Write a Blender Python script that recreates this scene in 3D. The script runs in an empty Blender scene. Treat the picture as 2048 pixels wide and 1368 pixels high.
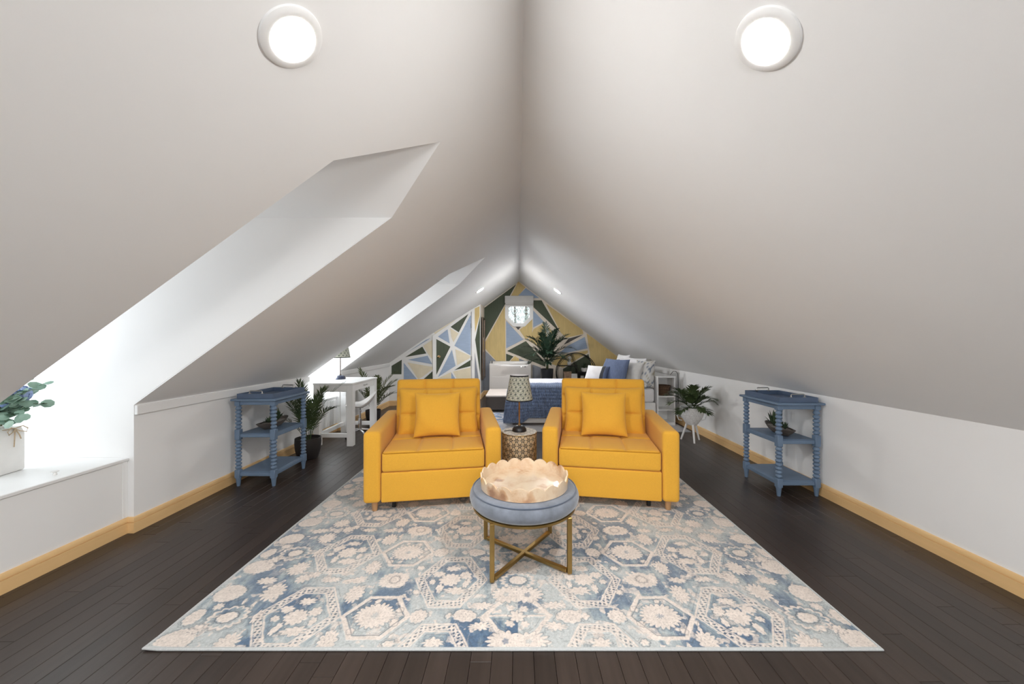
import bpy, bmesh, math, random
import numpy as np
from mathutils import Vector, Matrix

random.seed(7)
RNG = np.random.default_rng(11)
R = math.radians
SC = bpy.context.scene
COL = SC.collection

# ------------------------------------------------------------------ camera, world, light, exposure
cam_d = bpy.data.cameras.new('camera')
cam_d.sensor_fit = 'HORIZONTAL'; cam_d.sensor_width = 36.0
cam_d.lens = 725.0 / 2048.0 * 36.0
cam_d.shift_x = -12.0 / 2048.0
cam_d.clip_start = 0.05
cam = bpy.data.objects.new('camera', cam_d); COL.objects.link(cam)
cam.location = (0, 0, 1.25); cam.rotation_euler = (R(90), 0, 0)
SC.camera = cam

world = bpy.data.worlds.new('overcast_sky'); SC.world = world; world.use_nodes = True
wbg = world.node_tree.nodes['Background']
wbg.inputs[0].default_value = (0.86, 0.93, 1.0, 1); wbg.inputs[1].default_value = 1.5

def area_light(name, loc, rot, sx, sy, power, color):
    d = bpy.data.lights.new(name, 'AREA'); d.shape = 'RECTANGLE'; d.size = sx; d.size_y = sy
    d.energy = power; d.color = color
    o = bpy.data.objects.new(name, d); COL.objects.link(o); o.location = loc; o.rotation_euler = rot
    return o
# light through two dormer windows, plus fill at an added dormer and gable window
area_light('daylight_and_fill', (-3.62, -0.732, 1.28), (0, R(-90), 0), 1.20, 0.54, 14, (0.90, 0.95, 1.0))  # fill at the unseen extra dormer, added to brighten the room
area_light('daylight_and_fill', (-3.62, 2.008, 1.28), (0, R(-90), 0), 1.20, 0.54, 13, (0.90, 0.95, 1.0))
area_light('daylight_and_fill', (-3.62, 4.747, 1.28), (0, R(-90), 0), 1.20, 0.54, 40, (0.90, 0.95, 1.0))
area_light('daylight_and_fill', (0.02, -3.14, 1.35), (R(90), 0, 0), 2.0, 1.2, 62, (0.98, 0.99, 1.0))  # fill at the unseen gable window, added to light the room from behind
LAMP_STRENGTH = 475.0

SC.view_settings.view_transform = 'Standard'; SC.view_settings.look = 'None'
SC.view_settings.exposure = 0.12; SC.view_settings.gamma = 1.0
SC.view_settings.use_curve_mapping = False
SC.cycles.max_bounces = 10; SC.cycles.diffuse_bounces = 6; SC.cycles.glossy_bounces = 4
SC.cycles.transparent_max_bounces = 12; SC.cycles.sample_clamp_indirect = 6.0

# ------------------------------------------------------------------ room dimensions (metres, camera above the origin)
XL, XR = -2.525, 2.475           # knee walls
RX, RZ = 0.025, 2.69             # roof ridge
SL, SR = 0.727, 0.765            # roof slopes
YF, YB = -3.0, 8.6               # front and back gable walls
DORMERS = ((-1.107, -0.357), (1.633, 2.383), (4.366, 5.128))  # the first dormer is unseen, added to let in extra light
DE, DRZ, DXE, DXR = 2.068, 2.359, -0.83, -0.43   # dormer eave and ridge heights, where they meet the slope
DX = -3.5                        # dormer window wall
SEAT_Z = 0.49
def zl(x): return RZ + SL * (x - RX)
def zr(x): return RZ - SR * (x - RX)

# ------------------------------------------------------------------ materials
def nodes(name):
    m = bpy.data.materials.new(name); m.use_nodes = True
    nt = m.node_tree
    return m, nt, nt.nodes['Principled BSDF']
def link(nt, a, b): nt.links.new(a, b)
def ramp(nt, fac, stops):
    r = nt.nodes.new('ShaderNodeValToRGB'); e = r.color_ramp.elements
    while len(e) < len(stops): e.new(0.5)
    for k, (p, c) in enumerate(stops):
        e[k].position = p; e[k].color = (*c, 1)
    link(nt, fac, r.inputs[0]); return r
def coords(nt, kind='Object', scale=(1, 1, 1)):
    t = nt.nodes.new('ShaderNodeTexCoord'); mp = nt.nodes.new('ShaderNodeMapping')
    link(nt, t.outputs[kind], mp.inputs[0]); mp.inputs['Scale'].default_value = scale
    return mp.outputs[0]
def noise(nt, vec, scale, detail=4, rough=0.55):
    n = nt.nodes.new('ShaderNodeTexNoise'); n.inputs['Scale'].default_value = scale
    n.inputs['Detail'].default_value = detail; n.inputs['Roughness'].default_value = rough
    link(nt, vec, n.inputs['Vector']); return n.outputs[0]
def bump(nt, bs, height, strength, dist=0.002):
    b = nt.nodes.new('ShaderNodeBump'); b.inputs['Strength'].default_value = strength
    b.inputs['Distance'].default_value = dist
    link(nt, height, b.inputs['Height']); link(nt, b.outputs[0], bs.inputs['Normal'])
def surf(name, c, rough=0.6, metal=0.0, var=0.08, scale=6.0, bstr=0.0, bscale=200.0, stretch=(1, 1, 1), spec=0.5, coat=0.0, sheen=0.0):
    """plain painted / woven / metal surface: base colour with a small noise variation and optional fine relief"""
    m, nt, bs = nodes(name)
    v = coords(nt, 'Object', stretch)
    n = noise(nt, v, scale)
    lo = tuple(max(0, k * (1 - var)) for k in c); hi = tuple(min(1, k * (1 + var)) for k in c)
    r = ramp(nt, n, [(0.3, lo), (0.7, hi)])
    link(nt, r.outputs[0], bs.inputs['Base Color'])
    bs.inputs['Roughness'].default_value = rough; bs.inputs['Metallic'].default_value = metal
    bs.inputs['Specular IOR Level'].default_value = spec
    bs.inputs['Coat Weight'].default_value = coat; bs.inputs['Coat Roughness'].default_value = 0.05
    bs.inputs['Sheen Weight'].default_value = sheen
    if bstr: bump(nt, bs, noise(nt, v, bscale, 2), bstr)
    return m
def attr_mat(name, rough=0.9, bstr=0.0, bscale=500.0, var=0.1, spec=0.3, metal=0.0):
    """colour comes from the pattern stored on the mesh, broken up by a fibre noise"""
    m, nt, bs = nodes(name)
    a = nt.nodes.new('ShaderNodeVertexColor'); a.layer_name = 'pattern'
    v = coords(nt, 'Object'); n = noise(nt, v, bscale, 3)
    r = ramp(nt, n, [(0.3, (1 - var,) * 3), (0.7, (1 + var,) * 3)])
    mx = nt.nodes.new('ShaderNodeMix'); mx.data_type = 'RGBA'; mx.blend_type = 'MULTIPLY'; mx.inputs[0].default_value = 1
    link(nt, a.outputs[0], mx.inputs[6]); link(nt, r.outputs[0], mx.inputs[7])
    link(nt, mx.outputs[2], bs.inputs['Base Color'])
    bs.inputs['Roughness'].default_value = rough; bs.inputs['Specular IOR Level'].default_value = spec
    bs.inputs['Metallic'].default_value = metal
    if bstr: bump(nt, bs, n, bstr)
    return m

M = {}
M['plaster'] = surf('plaster', (0.87, 0.868, 0.862), 0.85, var=0.012, scale=1.5, bstr=0.06, bscale=90, spec=0.25)
M['wall_paint'] = surf('wall_paint', (0.87, 0.868, 0.862), 0.7, var=0.012, scale=1.5, bstr=0.05, bscale=90, spec=0.3)
M['white_paint'] = surf('white_paint', (0.84, 0.84, 0.83), 0.35, var=0.015, scale=3)
M['white_gloss'] = surf('white_gloss', (0.82, 0.79, 0.76), 0.12, var=0.01, coat=0.5)
M['mural_ground'] = surf('mural_ground', (0.78, 0.70, 0.60), 0.6, var=0.03)
M['mural_white'] = surf('mural_white', (0.84, 0.84, 0.82), 0.55, var=0.03)
M['mural_g'] = surf('mural_green', (0.060, 0.078, 0.045), 0.6, var=0.12, scale=14, stretch=(3, 3, .4))
M['mural_y'] = surf('mural_yellow', (0.66, 0.50, 0.215), 0.6, var=0.08, scale=9, stretch=(3, 3, .4))
M['mural_c'] = surf('mural_cream', (0.78, 0.70, 0.52), 0.6, var=0.05, scale=9)
M['mural_b'] = surf('mural_blue', (0.33, 0.42, 0.56), 0.6, var=0.08, scale=10, stretch=(.5, .5, 4))
M['mural_s'] = surf('mural_slate', (0.27, 0.29, 0.33), 0.6, var=0.08, scale=10)
M['mural_k'] = surf('mural_brown', (0.075, 0.068, 0.062), 0.6, var=0.1, scale=10)
M['mural_w'] = M['mural_white']

def wood(name, dark, light, rough, along='y', scale=1.0, spec=0.5, per_piece=0.0, pos=False):
    m, nt, bs = nodes(name)
    s = {'x': (1.5, 22, 22), 'y': (22, 1.5, 22), 'z': (22, 22, 1.5)}[along]
    s = tuple(k * scale for k in s)
    if pos:
        g = nt.nodes.new('ShaderNodeNewGeometry'); mp = nt.nodes.new('ShaderNodeMapping')
        link(nt, g.outputs['Position'], mp.inputs[0]); mp.inputs['Scale'].default_value = s; v = mp.outputs[0]
    else:
        v = coords(nt, 'Object', s)
    n = noise(nt, v, 1.0, 6, 0.6)
    r = ramp(nt, n, [(0.28, dark), (0.72, light)])
    out = r.outputs[0]
    if per_piece:
        oi = nt.nodes.new('ShaderNodeObjectInfo'); g2 = nt.nodes.new('ShaderNodeNewGeometry')
        ad = nt.nodes.new('ShaderNodeMath'); ad.operation = 'ADD'
        link(nt, oi.outputs['Random'], ad.inputs[0]); link(nt, g2.outputs['Random Per Island'], ad.inputs[1])
        fr = nt.nodes.new('ShaderNodeMath'); fr.operation = 'FRACT'; link(nt, ad.outputs[0], fr.inputs[0])
        rr = ramp(nt, fr.outputs[0], [(0, (1 - per_piece,) * 3), (1, (1 + per_piece,) * 3)])
        mx = nt.nodes.new('ShaderNodeMix'); mx.data_type = 'RGBA'; mx.blend_type = 'MULTIPLY'; mx.inputs[0].default_value = 1
        link(nt, out, mx.inputs[6]); link(nt, rr.outputs[0], mx.inputs[7]); out = mx.outputs[2]
    link(nt, out, bs.inputs['Base Color'])
    bs.inputs['Roughness'].default_value = rough; bs.inputs['Specular IOR Level'].default_value = spec
    bump(nt, bs, n, 0.12, 0.0008)
    return m
M['plank'] = wood('espresso_plank', (0.030, 0.021, 0.017), (0.047, 0.034, 0.028), 0.34, 'y', 1.6, 0.5, 0.22, True)
M['subfloor'] = surf('dark_joint', (0.012, 0.009, 0.008), 0.9)
M['pine'] = wood('pale_pine', (0.74, 0.48, 0.22), (0.84, 0.57, 0.28), 0.4, 'y', 0.5)
M['beech'] = wood('beech_foot', (0.40, 0.22, 0.10), (0.50, 0.29, 0.14), 0.45, 'z', 2)
M['yellow'] = surf('mustard_linen', (0.735, 0.385, 0.045), 0.9, var=0.07, scale=260, bstr=0.35, bscale=700, spec=0.15, sheen=0.15)
M['yellow_seam'] = surf('mustard_seam', (0.50, 0.235, 0.022), 0.9, var=0.1, scale=200, spec=0.15)
M['navy_blue'] = surf('dusty_blue_paint', (0.135, 0.20, 0.295), 0.5, var=0.06, scale=8)
M['tray_blue'] = surf('deep_blue_paint', (0.085, 0.125, 0.20), 0.45, var=0.06, scale=8)
M['steel'] = surf('brushed_steel', (0.55, 0.54, 0.52), 0.3, 1.0, var=0.05, scale=40)
M['chrome'] = surf('chrome', (0.75, 0.75, 0.76), 0.08, 1.0, var=0.01)
M['gold'] = surf('matt_gold', (0.36, 0.24, 0.085), 0.38, 1.0, var=0.05, scale=20)
M['brass'] = surf('brass', (0.62, 0.42, 0.22), 0.25, 1.0, var=0.04)
M['velvet'] = surf('grey_blue_velvet', (0.165, 0.185, 0.222), 0.8, var=0.24, scale=14, bstr=0.15, bscale=900, sheen=0.45, spec=0.2)
M['velvet_dark'] = surf('velvet_piping', (0.075, 0.095, 0.135), 0.8, var=0.1, sheen=0.4, spec=0.2)
M['black'] = surf('black_paint', (0.012, 0.012, 0.014), 0.4, var=0.2)
M['black_metal'] = surf('black_metal', (0.018, 0.018, 0.018), 0.45, 0.6, var=0.2)
M['pot_black'] = surf('matt_black_pot', (0.022, 0.018, 0.017), 0.6, var=0.15, scale=12, bstr=0.1, bscale=60)
M['pot_charcoal'] = surf('charcoal_pot', (0.030, 0.034, 0.040), 0.5, var=0.15)
M['navy_glaze'] = surf('navy_glaze', (0.018, 0.028, 0.065), 0.2, var=0.1, coat=0.4)
M['soil'] = surf('dark_soil', (0.02, 0.014, 0.01), 0.95, var=0.5, scale=60, bstr=0.6, bscale=80)
M['ceramic'] = surf('white_ceramic', (0.80, 0.79, 0.77), 0.4, var=0.03, scale=10)
M['twine'] = surf('jute_twine', (0.55, 0.43, 0.30), 0.9, var=0.2, scale=200)
def leaf(name, a, b, rough=0.5):
    m, nt, bs = nodes(name)
    v = coords(nt, 'Object'); n = noise(nt, v, 9, 3)
    r = ramp(nt, n, [(0.3, a), (0.7, b)]); link(nt, r.outputs[0], bs.inputs['Base Color'])
    bs.inputs['Roughness'].default_value = rough
    return m
M['palm'] = leaf('palm_leaf', (0.028, 0.050, 0.018), (0.085, 0.125, 0.045))
M['palm_olive'] = leaf('olive_palm_leaf', (0.06, 0.085, 0.03), (0.17, 0.20, 0.08))
M['palm_blue'] = leaf('deep_palm_leaf', (0.012, 0.030, 0.018), (0.035, 0.070, 0.042), 0.35)
M['eucalyptus'] = leaf('eucalyptus_leaf', (0.17, 0.31, 0.23), (0.38, 0.52, 0.42), 0.6)
M['succulent'] = leaf('succulent_leaf', (0.018, 0.035, 0.018), (0.07, 0.11, 0.05))
M['hydrangea'] = leaf('blue_petal', (0.24, 0.36, 0.68), (0.50, 0.60, 0.84), 0.7)
M['white_petal'] = leaf('white_petal', (0.70, 0.69, 0.64), (0.85, 0.84, 0.80), 0.7)
M['bark'] = surf('bark', (0.16, 0.13, 0.11), 0.9, var=0.3, scale=30, stretch=(1, 1, .2), bstr=0.5, bscale=40)
M['stalk'] = surf('palm_stalk', (0.10, 0.11, 0.045), 0.6, var=0.2, scale=30)
M['stone'] = surf('grey_bowl', (0.30, 0.275, 0.25), 0.8, var=0.15, scale=18, bstr=0.3, bscale=50)
M['stone_dark'] = surf('dark_bowl', (0.10, 0.085, 0.075), 0.7, var=0.35, scale=14)
M['wicker_white'] = surf('white_wicker', (0.86, 0.85, 0.83), 0.8, var=0.2, scale=80, bstr=0.9, bscale=110)
M['wicker_brown'] = surf('brown_wicker', (0.10, 0.055, 0.03), 0.8, var=0.5, scale=90, bstr=0.9, bscale=110)
M['linen_white'] = surf('white_linen', (0.80, 0.79, 0.80), 0.9, var=0.03, scale=20, bstr=0.2, bscale=300, sheen=0.2)
M['linen_grey'] = surf('pale_grey_linen', (0.56, 0.55, 0.53), 0.9, var=0.05, scale=20, bstr=0.2, bscale=300)
M['linen_blue'] = surf('slate_blue_linen', (0.135, 0.175, 0.285), 0.9, var=0.12, scale=60, bstr=0.4, bscale=250, stretch=(1, 1, .3))
M['linen_dark'] = surf('charcoal_linen', (0.055, 0.06, 0.07), 0.9, var=0.15, scale=60)
M['sheet'] = surf('pale_lilac_sheet', (0.62, 0.64, 0.72), 0.9, var=0.03, scale=9, bstr=0.2, bscale=200)
M['grey_felt'] = surf('taupe_felt', (0.105, 0.09, 0.082), 0.95, var=0.08, scale=80, bstr=0.3, bscale=500)
M['bench_top'] = surf('pale_throw', (0.66, 0.60, 0.56), 0.95, var=0.04, scale=30, bstr=0.3, bscale=400)
M['blind'] = surf('pale_grey_blind', (0.58, 0.57, 0.55), 0.7, var=0.03)
M['kraft'] = surf('kraft_box', (0.33, 0.22, 0.15), 0.8, var=0.3, scale=30)
M['mirror'] = surf('mirror_glass', (0.75, 0.75, 0.74), 0.05, 1.0, var=0.01)
M['bronze'] = surf('bronze_frame', (0.12, 0.09, 0.07), 0.35, 0.8, var=0.1)
M['black_plastic'] = surf('black_plastic', (0.02, 0.02, 0.02), 0.4, var=0.1)
M['frosty'] = leaf('frosty_needles', (0.25, 0.33, 0.27), (0.75, 0.80, 0.76), 0.8)
M['grass'] = surf('winter_lawn', (0.40, 0.42, 0.36), 0.95, var=0.3, scale=3)

def glass(name, tint=(1, 1, 1), gloss=0.07):
    m, nt, bs = nodes(name)
    nt.nodes.remove(bs); out = nt.nodes['Material Output']
    t = nt.nodes.new('ShaderNodeBsdfTransparent'); t.inputs[0].default_value = (*tint, 1)
    g = nt.nodes.new('ShaderNodeBsdfGlossy'); g.inputs['Roughness'].default_value = 0.02
    mx = nt.nodes.new('ShaderNodeMixShader'); mx.inputs[0].default_value = gloss
    link(nt, t.outputs[0], mx.inputs[1]); link(nt, g.outputs[0], mx.inputs[2]); link(nt, mx.outputs[0], out.inputs[0])
    return m
M['pane'] = glass('window_glass')
M['clear_glass'] = glass('lamp_glass', (0.93, 0.92, 0.90), 0.16)
def emit(name, c, s):
    m, nt, bs = nodes(name)
    bs.inputs['Base Color'].default_value = (0.9, 0.9, 0.9, 1)
    bs.inputs['Emission Color'].default_value = (*c, 1); bs.inputs['Emission Strength'].default_value = s
    return m
M['led'] = emit('led_diffuser', (1.0, 0.985, 0.965), LAMP_STRENGTH)
M['display'] = emit('green_display', (0.9, 1.0, 0.95), 1.5)

def burl():
    m, nt, bs = nodes('burl_veneer')
    v = coords(nt, 'Object')
    n1 = noise(nt, v, 9, 6, 0.65)
    base = ramp(nt, n1, [(0.26, (0.44, 0.25, 0.13)), (0.38, (0.64, 0.44, 0.28)), (0.52, (0.72, 0.56, 0.39)), (0.8, (0.76, 0.62, 0.46))])
    vo = nt.nodes.new('ShaderNodeTexVoronoi'); vo.inputs['Scale'].default_value = 6.5; vo.feature = 'SMOOTH_F1'
    wv = nt.nodes.new('ShaderNodeVectorMath'); wv.operation = 'ADD'
    nn = nt.nodes.new('ShaderNodeTexNoise'); nn.inputs['Scale'].default_value = 22; nn.inputs['Detail'].default_value = 5
    link(nt, v, nn.inputs['Vector']); sc = nt.nodes.new('ShaderNodeVectorMath'); sc.operation = 'SCALE'; sc.inputs['Scale'].default_value = 0.09
    link(nt, nn.outputs['Color'], sc.inputs[0]); link(nt, v, wv.inputs[0]); link(nt, sc.outputs[0], wv.inputs[1])
    link(nt, wv.outputs[0], vo.inputs['Vector'])
    spot = ramp(nt, vo.outputs['Distance'], [(0.10, (0.36, 0.16, 0.07)), (0.20, (0.75, 0.55, 0.40)), (0.30, (1, 1, 1))])
    mx = nt.nodes.new('ShaderNodeMix'); mx.data_type = 'RGBA'; mx.blend_type = 'MULTIPLY'; mx.inputs[0].default_value = 0.75
    link(nt, base.outputs[0], mx.inputs[6]); link(nt, spot.outputs[0], mx.inputs[7])
    link(nt, mx.outputs[2], bs.inputs['Base Color'])
    bs.inputs['Roughness'].default_value = 0.3; bs.inputs['Coat Weight'].default_value = 1.0; bs.inputs['Coat Roughness'].default_value = 0.03
    return m
M['burl'] = burl()
M['rug'] = attr_mat('rug_pile', 0.95, 0.5, 420, 0.13, 0.1)
M['shade'] = attr_mat('printed_shade', 0.9, 0.1, 600, 0.04, 0.2)
M['inlay'] = attr_mat('inlaid_drum', 0.35, 0.0, 60, 0.08, 0.5)
M['print_fabric'] = attr_mat('floral_cotton', 0.9, 0.2, 300, 0.05, 0.15)

# ------------------------------------------------------------------ mesh helpers
def finish(me, name, mat, parent, smooth):
    if smooth:
        me.polygons.foreach_set('use_smooth', [True] * len(me.polygons))
        me.set_sharp_from_angle(angle=R(smooth))
    o = bpy.data.objects.new(name, me); COL.objects.link(o)
    if mat is not None: me.materials.append(M[mat] if isinstance(mat, str) else mat)
    if parent is not None: o.parent = parent
    return o
class B:
    """collects boxes, lathes and tubes; build() links them as one mesh object"""
    def __init__(s): s.bm = bmesh.new()
    def raw(s, verts, faces, mtx=None):
        vs = [s.bm.verts.new((mtx @ Vector(v)) if mtx else v) for v in verts]
        for f in faces:
            try: s.bm.faces.new([vs[i] for i in f])
            except ValueError: pass
        return s
    def box(s, c, d, bev=0.0, mtx=None, seg=1):
        t = bmesh.new(); bmesh.ops.create_cube(t, size=1)
        for v in t.verts: v.co = Vector((v.co.x * d[0] + c[0], v.co.y * d[1] + c[1], v.co.z * d[2] + c[2]))
        if bev: bmesh.ops.bevel(t, geom=t.edges[:], offset=bev, segments=seg, affect='EDGES', profile=0.5)
        t.verts.index_update()
        s.raw([v.co.copy() for v in t.verts], [[v.index for v in f.verts] for f in t.faces], mtx); t.free()
        return s
    def span(s, x0, x1, y0, y1, z0, z1, bev=0.0, mtx=None, seg=1):
        return s.box(((x0 + x1) / 2, (y0 + y1) / 2, (z0 + z1) / 2), (abs(x1 - x0), abs(y1 - y0), abs(z1 - z0)), bev, mtx, seg)
    def lathe(s, prof, n=24, mtx=None, cap=True):
        vs, fs = [], []
        for r, z in prof:
            for k in range(n):
                a = 2 * math.pi * k / n; vs.append((r * math.cos(a), r * math.sin(a), z))
        for i in range(len(prof) - 1):
            for k in range(n):
                k2 = (k + 1) % n; fs.append((i * n + k, i * n + k2, (i + 1) * n + k2, (i + 1) * n + k))
        if cap:
            fs.append(tuple(reversed(range(n)))); fs.append(tuple(range((len(prof) - 1) * n, len(prof) * n)))
        return s.raw(vs, fs, mtx)
    def tube(s, pts, r, n=8, mtx=None, closed=False):
        pts = [Vector(p) for p in pts]; m = len(pts); rs = r if isinstance(r, (list, tuple)) else [r] * m
        vs, fs = [], []; ref = None
        for i, p in enumerate(pts):
            a = pts[i - 1] if (i or closed) else p; b = pts[(i + 1) % m] if (i < m - 1 or closed) else p
            t = (b - a).normalized()
            if ref is None: ref = Vector((0, 0, 1)) if abs(t.z) < 0.9 else Vector((1, 0, 0))
            u = t.cross(ref).normalized(); w = u.cross(t); ref = w
            for k in range(n):
                g = 2 * math.pi * k / n; vs.append(p + (u * math.cos(g) + w * math.sin(g)) * rs[i])
        for i in range(m if closed else m - 1):
            j = (i + 1) % m
            for k in range(n):
                k2 = (k + 1) % n; fs.append((i * n + k, i * n + k2, j * n + k2, j * n + k))
        if not closed: fs += [tuple(reversed(range(n))), tuple(range((m - 1) * n, m * n))]
        return s.raw(vs, fs, mtx)
    def prism(s, poly, axis, a, b, mtx=None):
        """poly: 2-D outline in the two axes left over (order x,y,z), pushed from a to b along axis"""
        def put(p, h):
            return {'x': (h, p[0], p[1]), 'y': (p[0], h, p[1]), 'z': (p[0], p[1], h)}[axis]
        n = len(poly); vs = [put(p, a) for p in poly] + [put(p, b) for p in poly]
        fs = [tuple(range(n)), tuple(reversed(range(n, 2 * n)))] + [(i, (i + 1) % n, n + (i + 1) % n, n + i) for i in range(n)]
        return s.raw(vs, fs, mtx)
    def build(s, name, mat, parent=None, smooth=35, recalc=True):
        if recalc: bmesh.ops.recalc_face_normals(s.bm, faces=s.bm.faces[:])
        me = bpy.data.meshes.new(name); s.bm.to_mesh(me); s.bm.free()
        return finish(me, name, mat, parent, smooth)

def grid_obj(name, P, mat, parent=None, colors=None, smooth=True, extra=None):
    """P: (rows, cols, 3) numpy array of points -> one quad grid, optional colour per point"""
    r, c, _ = P.shape
    v = P.reshape(-1, 3)
    idx = np.arange(r * c).reshape(r, c)
    q = np.stack([idx[:-1, :-1], idx[:-1, 1:], idx[1:, 1:], idx[1:, :-1]], -1).reshape(-1, 4)
    me = bpy.data.meshes.new(name)
    me.vertices.add(len(v)); me.vertices.foreach_set('co', v.astype(np.float32).ravel())
    me.loops.add(q.size); me.loops.foreach_set('vertex_index', q.astype(np.int32).ravel())
    me.polygons.add(len(q)); me.polygons.foreach_set('loop_start', (np.arange(len(q)) * 4).astype(np.int32))
    me.polygons.foreach_set('loop_total', np.full(len(q), 4, np.int32))
    if smooth: me.polygons.foreach_set('use_smooth', np.ones(len(q), bool))
    me.update(calc_edges=True); me.validate()
    if colors is not None:
        at = me.color_attributes.new('pattern', 'FLOAT_COLOR', 'POINT')
        cc = np.concatenate([colors.reshape(-1, 3), np.ones((len(v), 1))], 1)
        at.data.foreach_set('color', cc.astype(np.float32).ravel())
    o = bpy.data.objects.new(name, me); COL.objects.link(o); me.materials.append(M[mat])
    if parent is not None: o.parent = parent
    return o

def axis_pts(a, r, n):
    e = [0, 0.12, 0.3, 0.55, 1.0]
    lo = [-a + r * k for k in e]; hi = [a - r * k for k in reversed(e)]
    mid = [-a + r + (2 * (a - r)) * k / n for k in range(1, n)]
    return lo + mid + hi
def soft_box(name, half, r, mat, parent=None, n=(10, 10, 4), fn=None, smooth=60):
    """rounded upholstered block; fn(p, base) moves each surface point"""
    ax = [axis_pts(half[i], r, n[i]) for i in range(3)]
    ids, vs, fs = {}, [], []
    def vid(i, j, k):
        key = (i, j, k)
        if key not in ids:
            p = Vector((ax[0][i], ax[1][j], ax[2][k]))
            q = Vector([max(-(half[t] - r), min(half[t] - r, p[t])) for t in range(3)])
            d = p - q
            w = q + d.normalized() * r if d.length > 1e-9 else p
            if fn: w = fn(w.copy(), p)
            ids[key] = len(vs); vs.append(w)
        return ids[key]
    N = [len(a) for a in ax]
    for (u, v, w) in ((0, 1, 2), (1, 2, 0), (2, 0, 1)):
        for side in (0, N[w] - 1):
            for a in range(N[u] - 1):
                for b in range(N[v] - 1):
                    q = []
                    for (da, db) in ((0, 0), (1, 0), (1, 1), (0, 1)):
                        t = [0, 0, 0]; t[u] = a + da; t[v] = b + db; t[w] = side; q.append(vid(*t))
                    fs.append(q if side else q[::-1])
    b = B(); b.raw(vs, fs)
    return b.build(name, mat, parent, smooth)
def pillow(name, w, h, t, mat, parent=None, n=22, crease=0.012, colors=None, seed=0):
    """square cushion standing in the xz plane, seam around the edge, corners drawn out"""
    rg = random.Random(seed); ph = [rg.uniform(0, 6.28) for _ in range(6)]
    vs, fs = [], []
    def pt(u, v, s):
        k = (1 - u ** 4) * (1 - v ** 4)
        x = u * w / 2 * (1 - 0.07 * (1 - v * v) * abs(u) ** 2); z = v * h / 2 * (1 - 0.07 * (1 - u * u) * abs(v) ** 2)
        y = s * t / 2 * max(0, k) ** 0.55 * (1 - 0.10 * (u * u + v * v))
        y += crease * k * (math.sin(5 * u + 3 * v + ph[0]) * .35 + math.sin(9 * v * u + ph[1]) * .3) * (1 if s < 0 else .6)
        return (x, y, z)
    g = [math.sin(math.pi / 2 * (-1 + 2 * i / n)) for i in range(n + 1)]
    top = [[0] * (n + 1) for _ in range(n + 1)]; bot = [[0] * (n + 1) for _ in range(n + 1)]
    for i, u in enumerate(g):
        for j, v in enumerate(g):
            top[i][j] = len(vs); vs.append(pt(u, v, -1))
            if i in (0, n) or j in (0, n): bot[i][j] = top[i][j]
            else: bot[i][j] = len(vs); vs.append(pt(u, v, 1))
    for i in range(n):
        for j in range(n):
            fs.append((top[i][j], top[i + 1][j], top[i + 1][j + 1], top[i][j + 1]))
            fs.append((bot[i][j], bot[i][j + 1], bot[i + 1][j + 1], bot[i + 1][j]))
    b = B(); b.raw(vs, fs); o = b.build(name, mat, parent, 180, recalc=False)
    if colors:
        at = o.data.color_attributes.new('pattern', 'FLOAT_COLOR', 'POINT')
        for i, v in enumerate(o.data.vertices): at.data[i].color = (*colors(v.co), 1)
    return o

# ------------------------------------------------------------------ things
def tag(o, label, cat, group=None):
    o['label'] = label; o['category'] = cat
    if group: o['group'] = group
    return o
def thing(name, label, cat, loc=(0, 0, 0), rz=0.0, group=None):
    o = bpy.data.objects.new(name, None); COL.objects.link(o); o.empty_display_size = 0.1
    o.location = loc; o.rotation_euler = (0, 0, rz)
    return tag(o, label, cat, group)
def structure(o):
    o['kind'] = 'structure'; return o
def copy_tree(o, parent=None):
    c = o.copy(); COL.objects.link(c)
    if parent is not None: c.parent = parent
    for ch in list(o.children): copy_tree(ch, c)
    return c
MURAL_S1 = [
    ('g', [(0.049,0.782),(0.241,0.902),(0.235,0.614),(0.049,0.618)]),
    ('w', [(0.032,0.612),(0.235,0.608),(0.235,0.565),(0.032,0.503)]),
    ('b', [(0.294,1.006),(0.704,1.294),(0.789,1.326),(0.728,1.282),(0.394,1.072)]),
    ('g', [(0.305,0.953),(0.632,1.158),(0.71,1.021)]),
    ('c', [(0.65,1.176),(0.827,1.295),(0.831,0.895),(0.728,1.033)]),
    ('b', [(0.358,0.898),(0.734,0.977),(0.827,0.802)]),
    ('c', [(0.347,0.845),(0.831,0.752),(0.831,0.702),(0.632,0.55),(0.554,0.509)]),
    ('b', [(0.278,0.84),(0.53,0.509),(0.53,0.107),(0.278,0.116)]),
    ('g', [(0.837,0.67),(0.837,0.221),(0.489,0.356)]),
]
MURAL_S2 = [
    ('g', [(0.081,1.314),(0.397,1.154),(0.09,0.585),(0.081,0.585)]),
    ('b', [(0.124,1.358),(0.334,1.514),(0.383,1.219)]),
    ('g', [(0.397,1.566),(0.822,1.863),(0.588,1.454)]),
    ('c', [(0.39,1.534),(0.588,1.434),(0.467,1.245),(0.418,1.348)]),
    ('b', [(0.488,1.173),(0.859,1.818),(0.874,1.818),(0.867,0.964)]),
    ('c', [(0.509,1.102),(0.852,0.958),(0.852,0.905),(0.552,0.762)]),
    ('b', [(0.432,1.09),(0.516,0.751),(0.124,0.539)]),
    ('g', [(0.481,0.661),(0.867,0.864),(0.867,0.731)]),
    ('c', [(0.46,0.636),(0.867,0.704),(0.867,0.15),(0.559,0.449)]),
    ('c', [(0.117,0.508),(0.411,0.626),(0.411,0.188),(0.104,0.213)]),
    ('b', [(0.418,0.619),(0.516,0.471),(0.516,0.179),(0.418,0.187)]),
]
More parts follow.
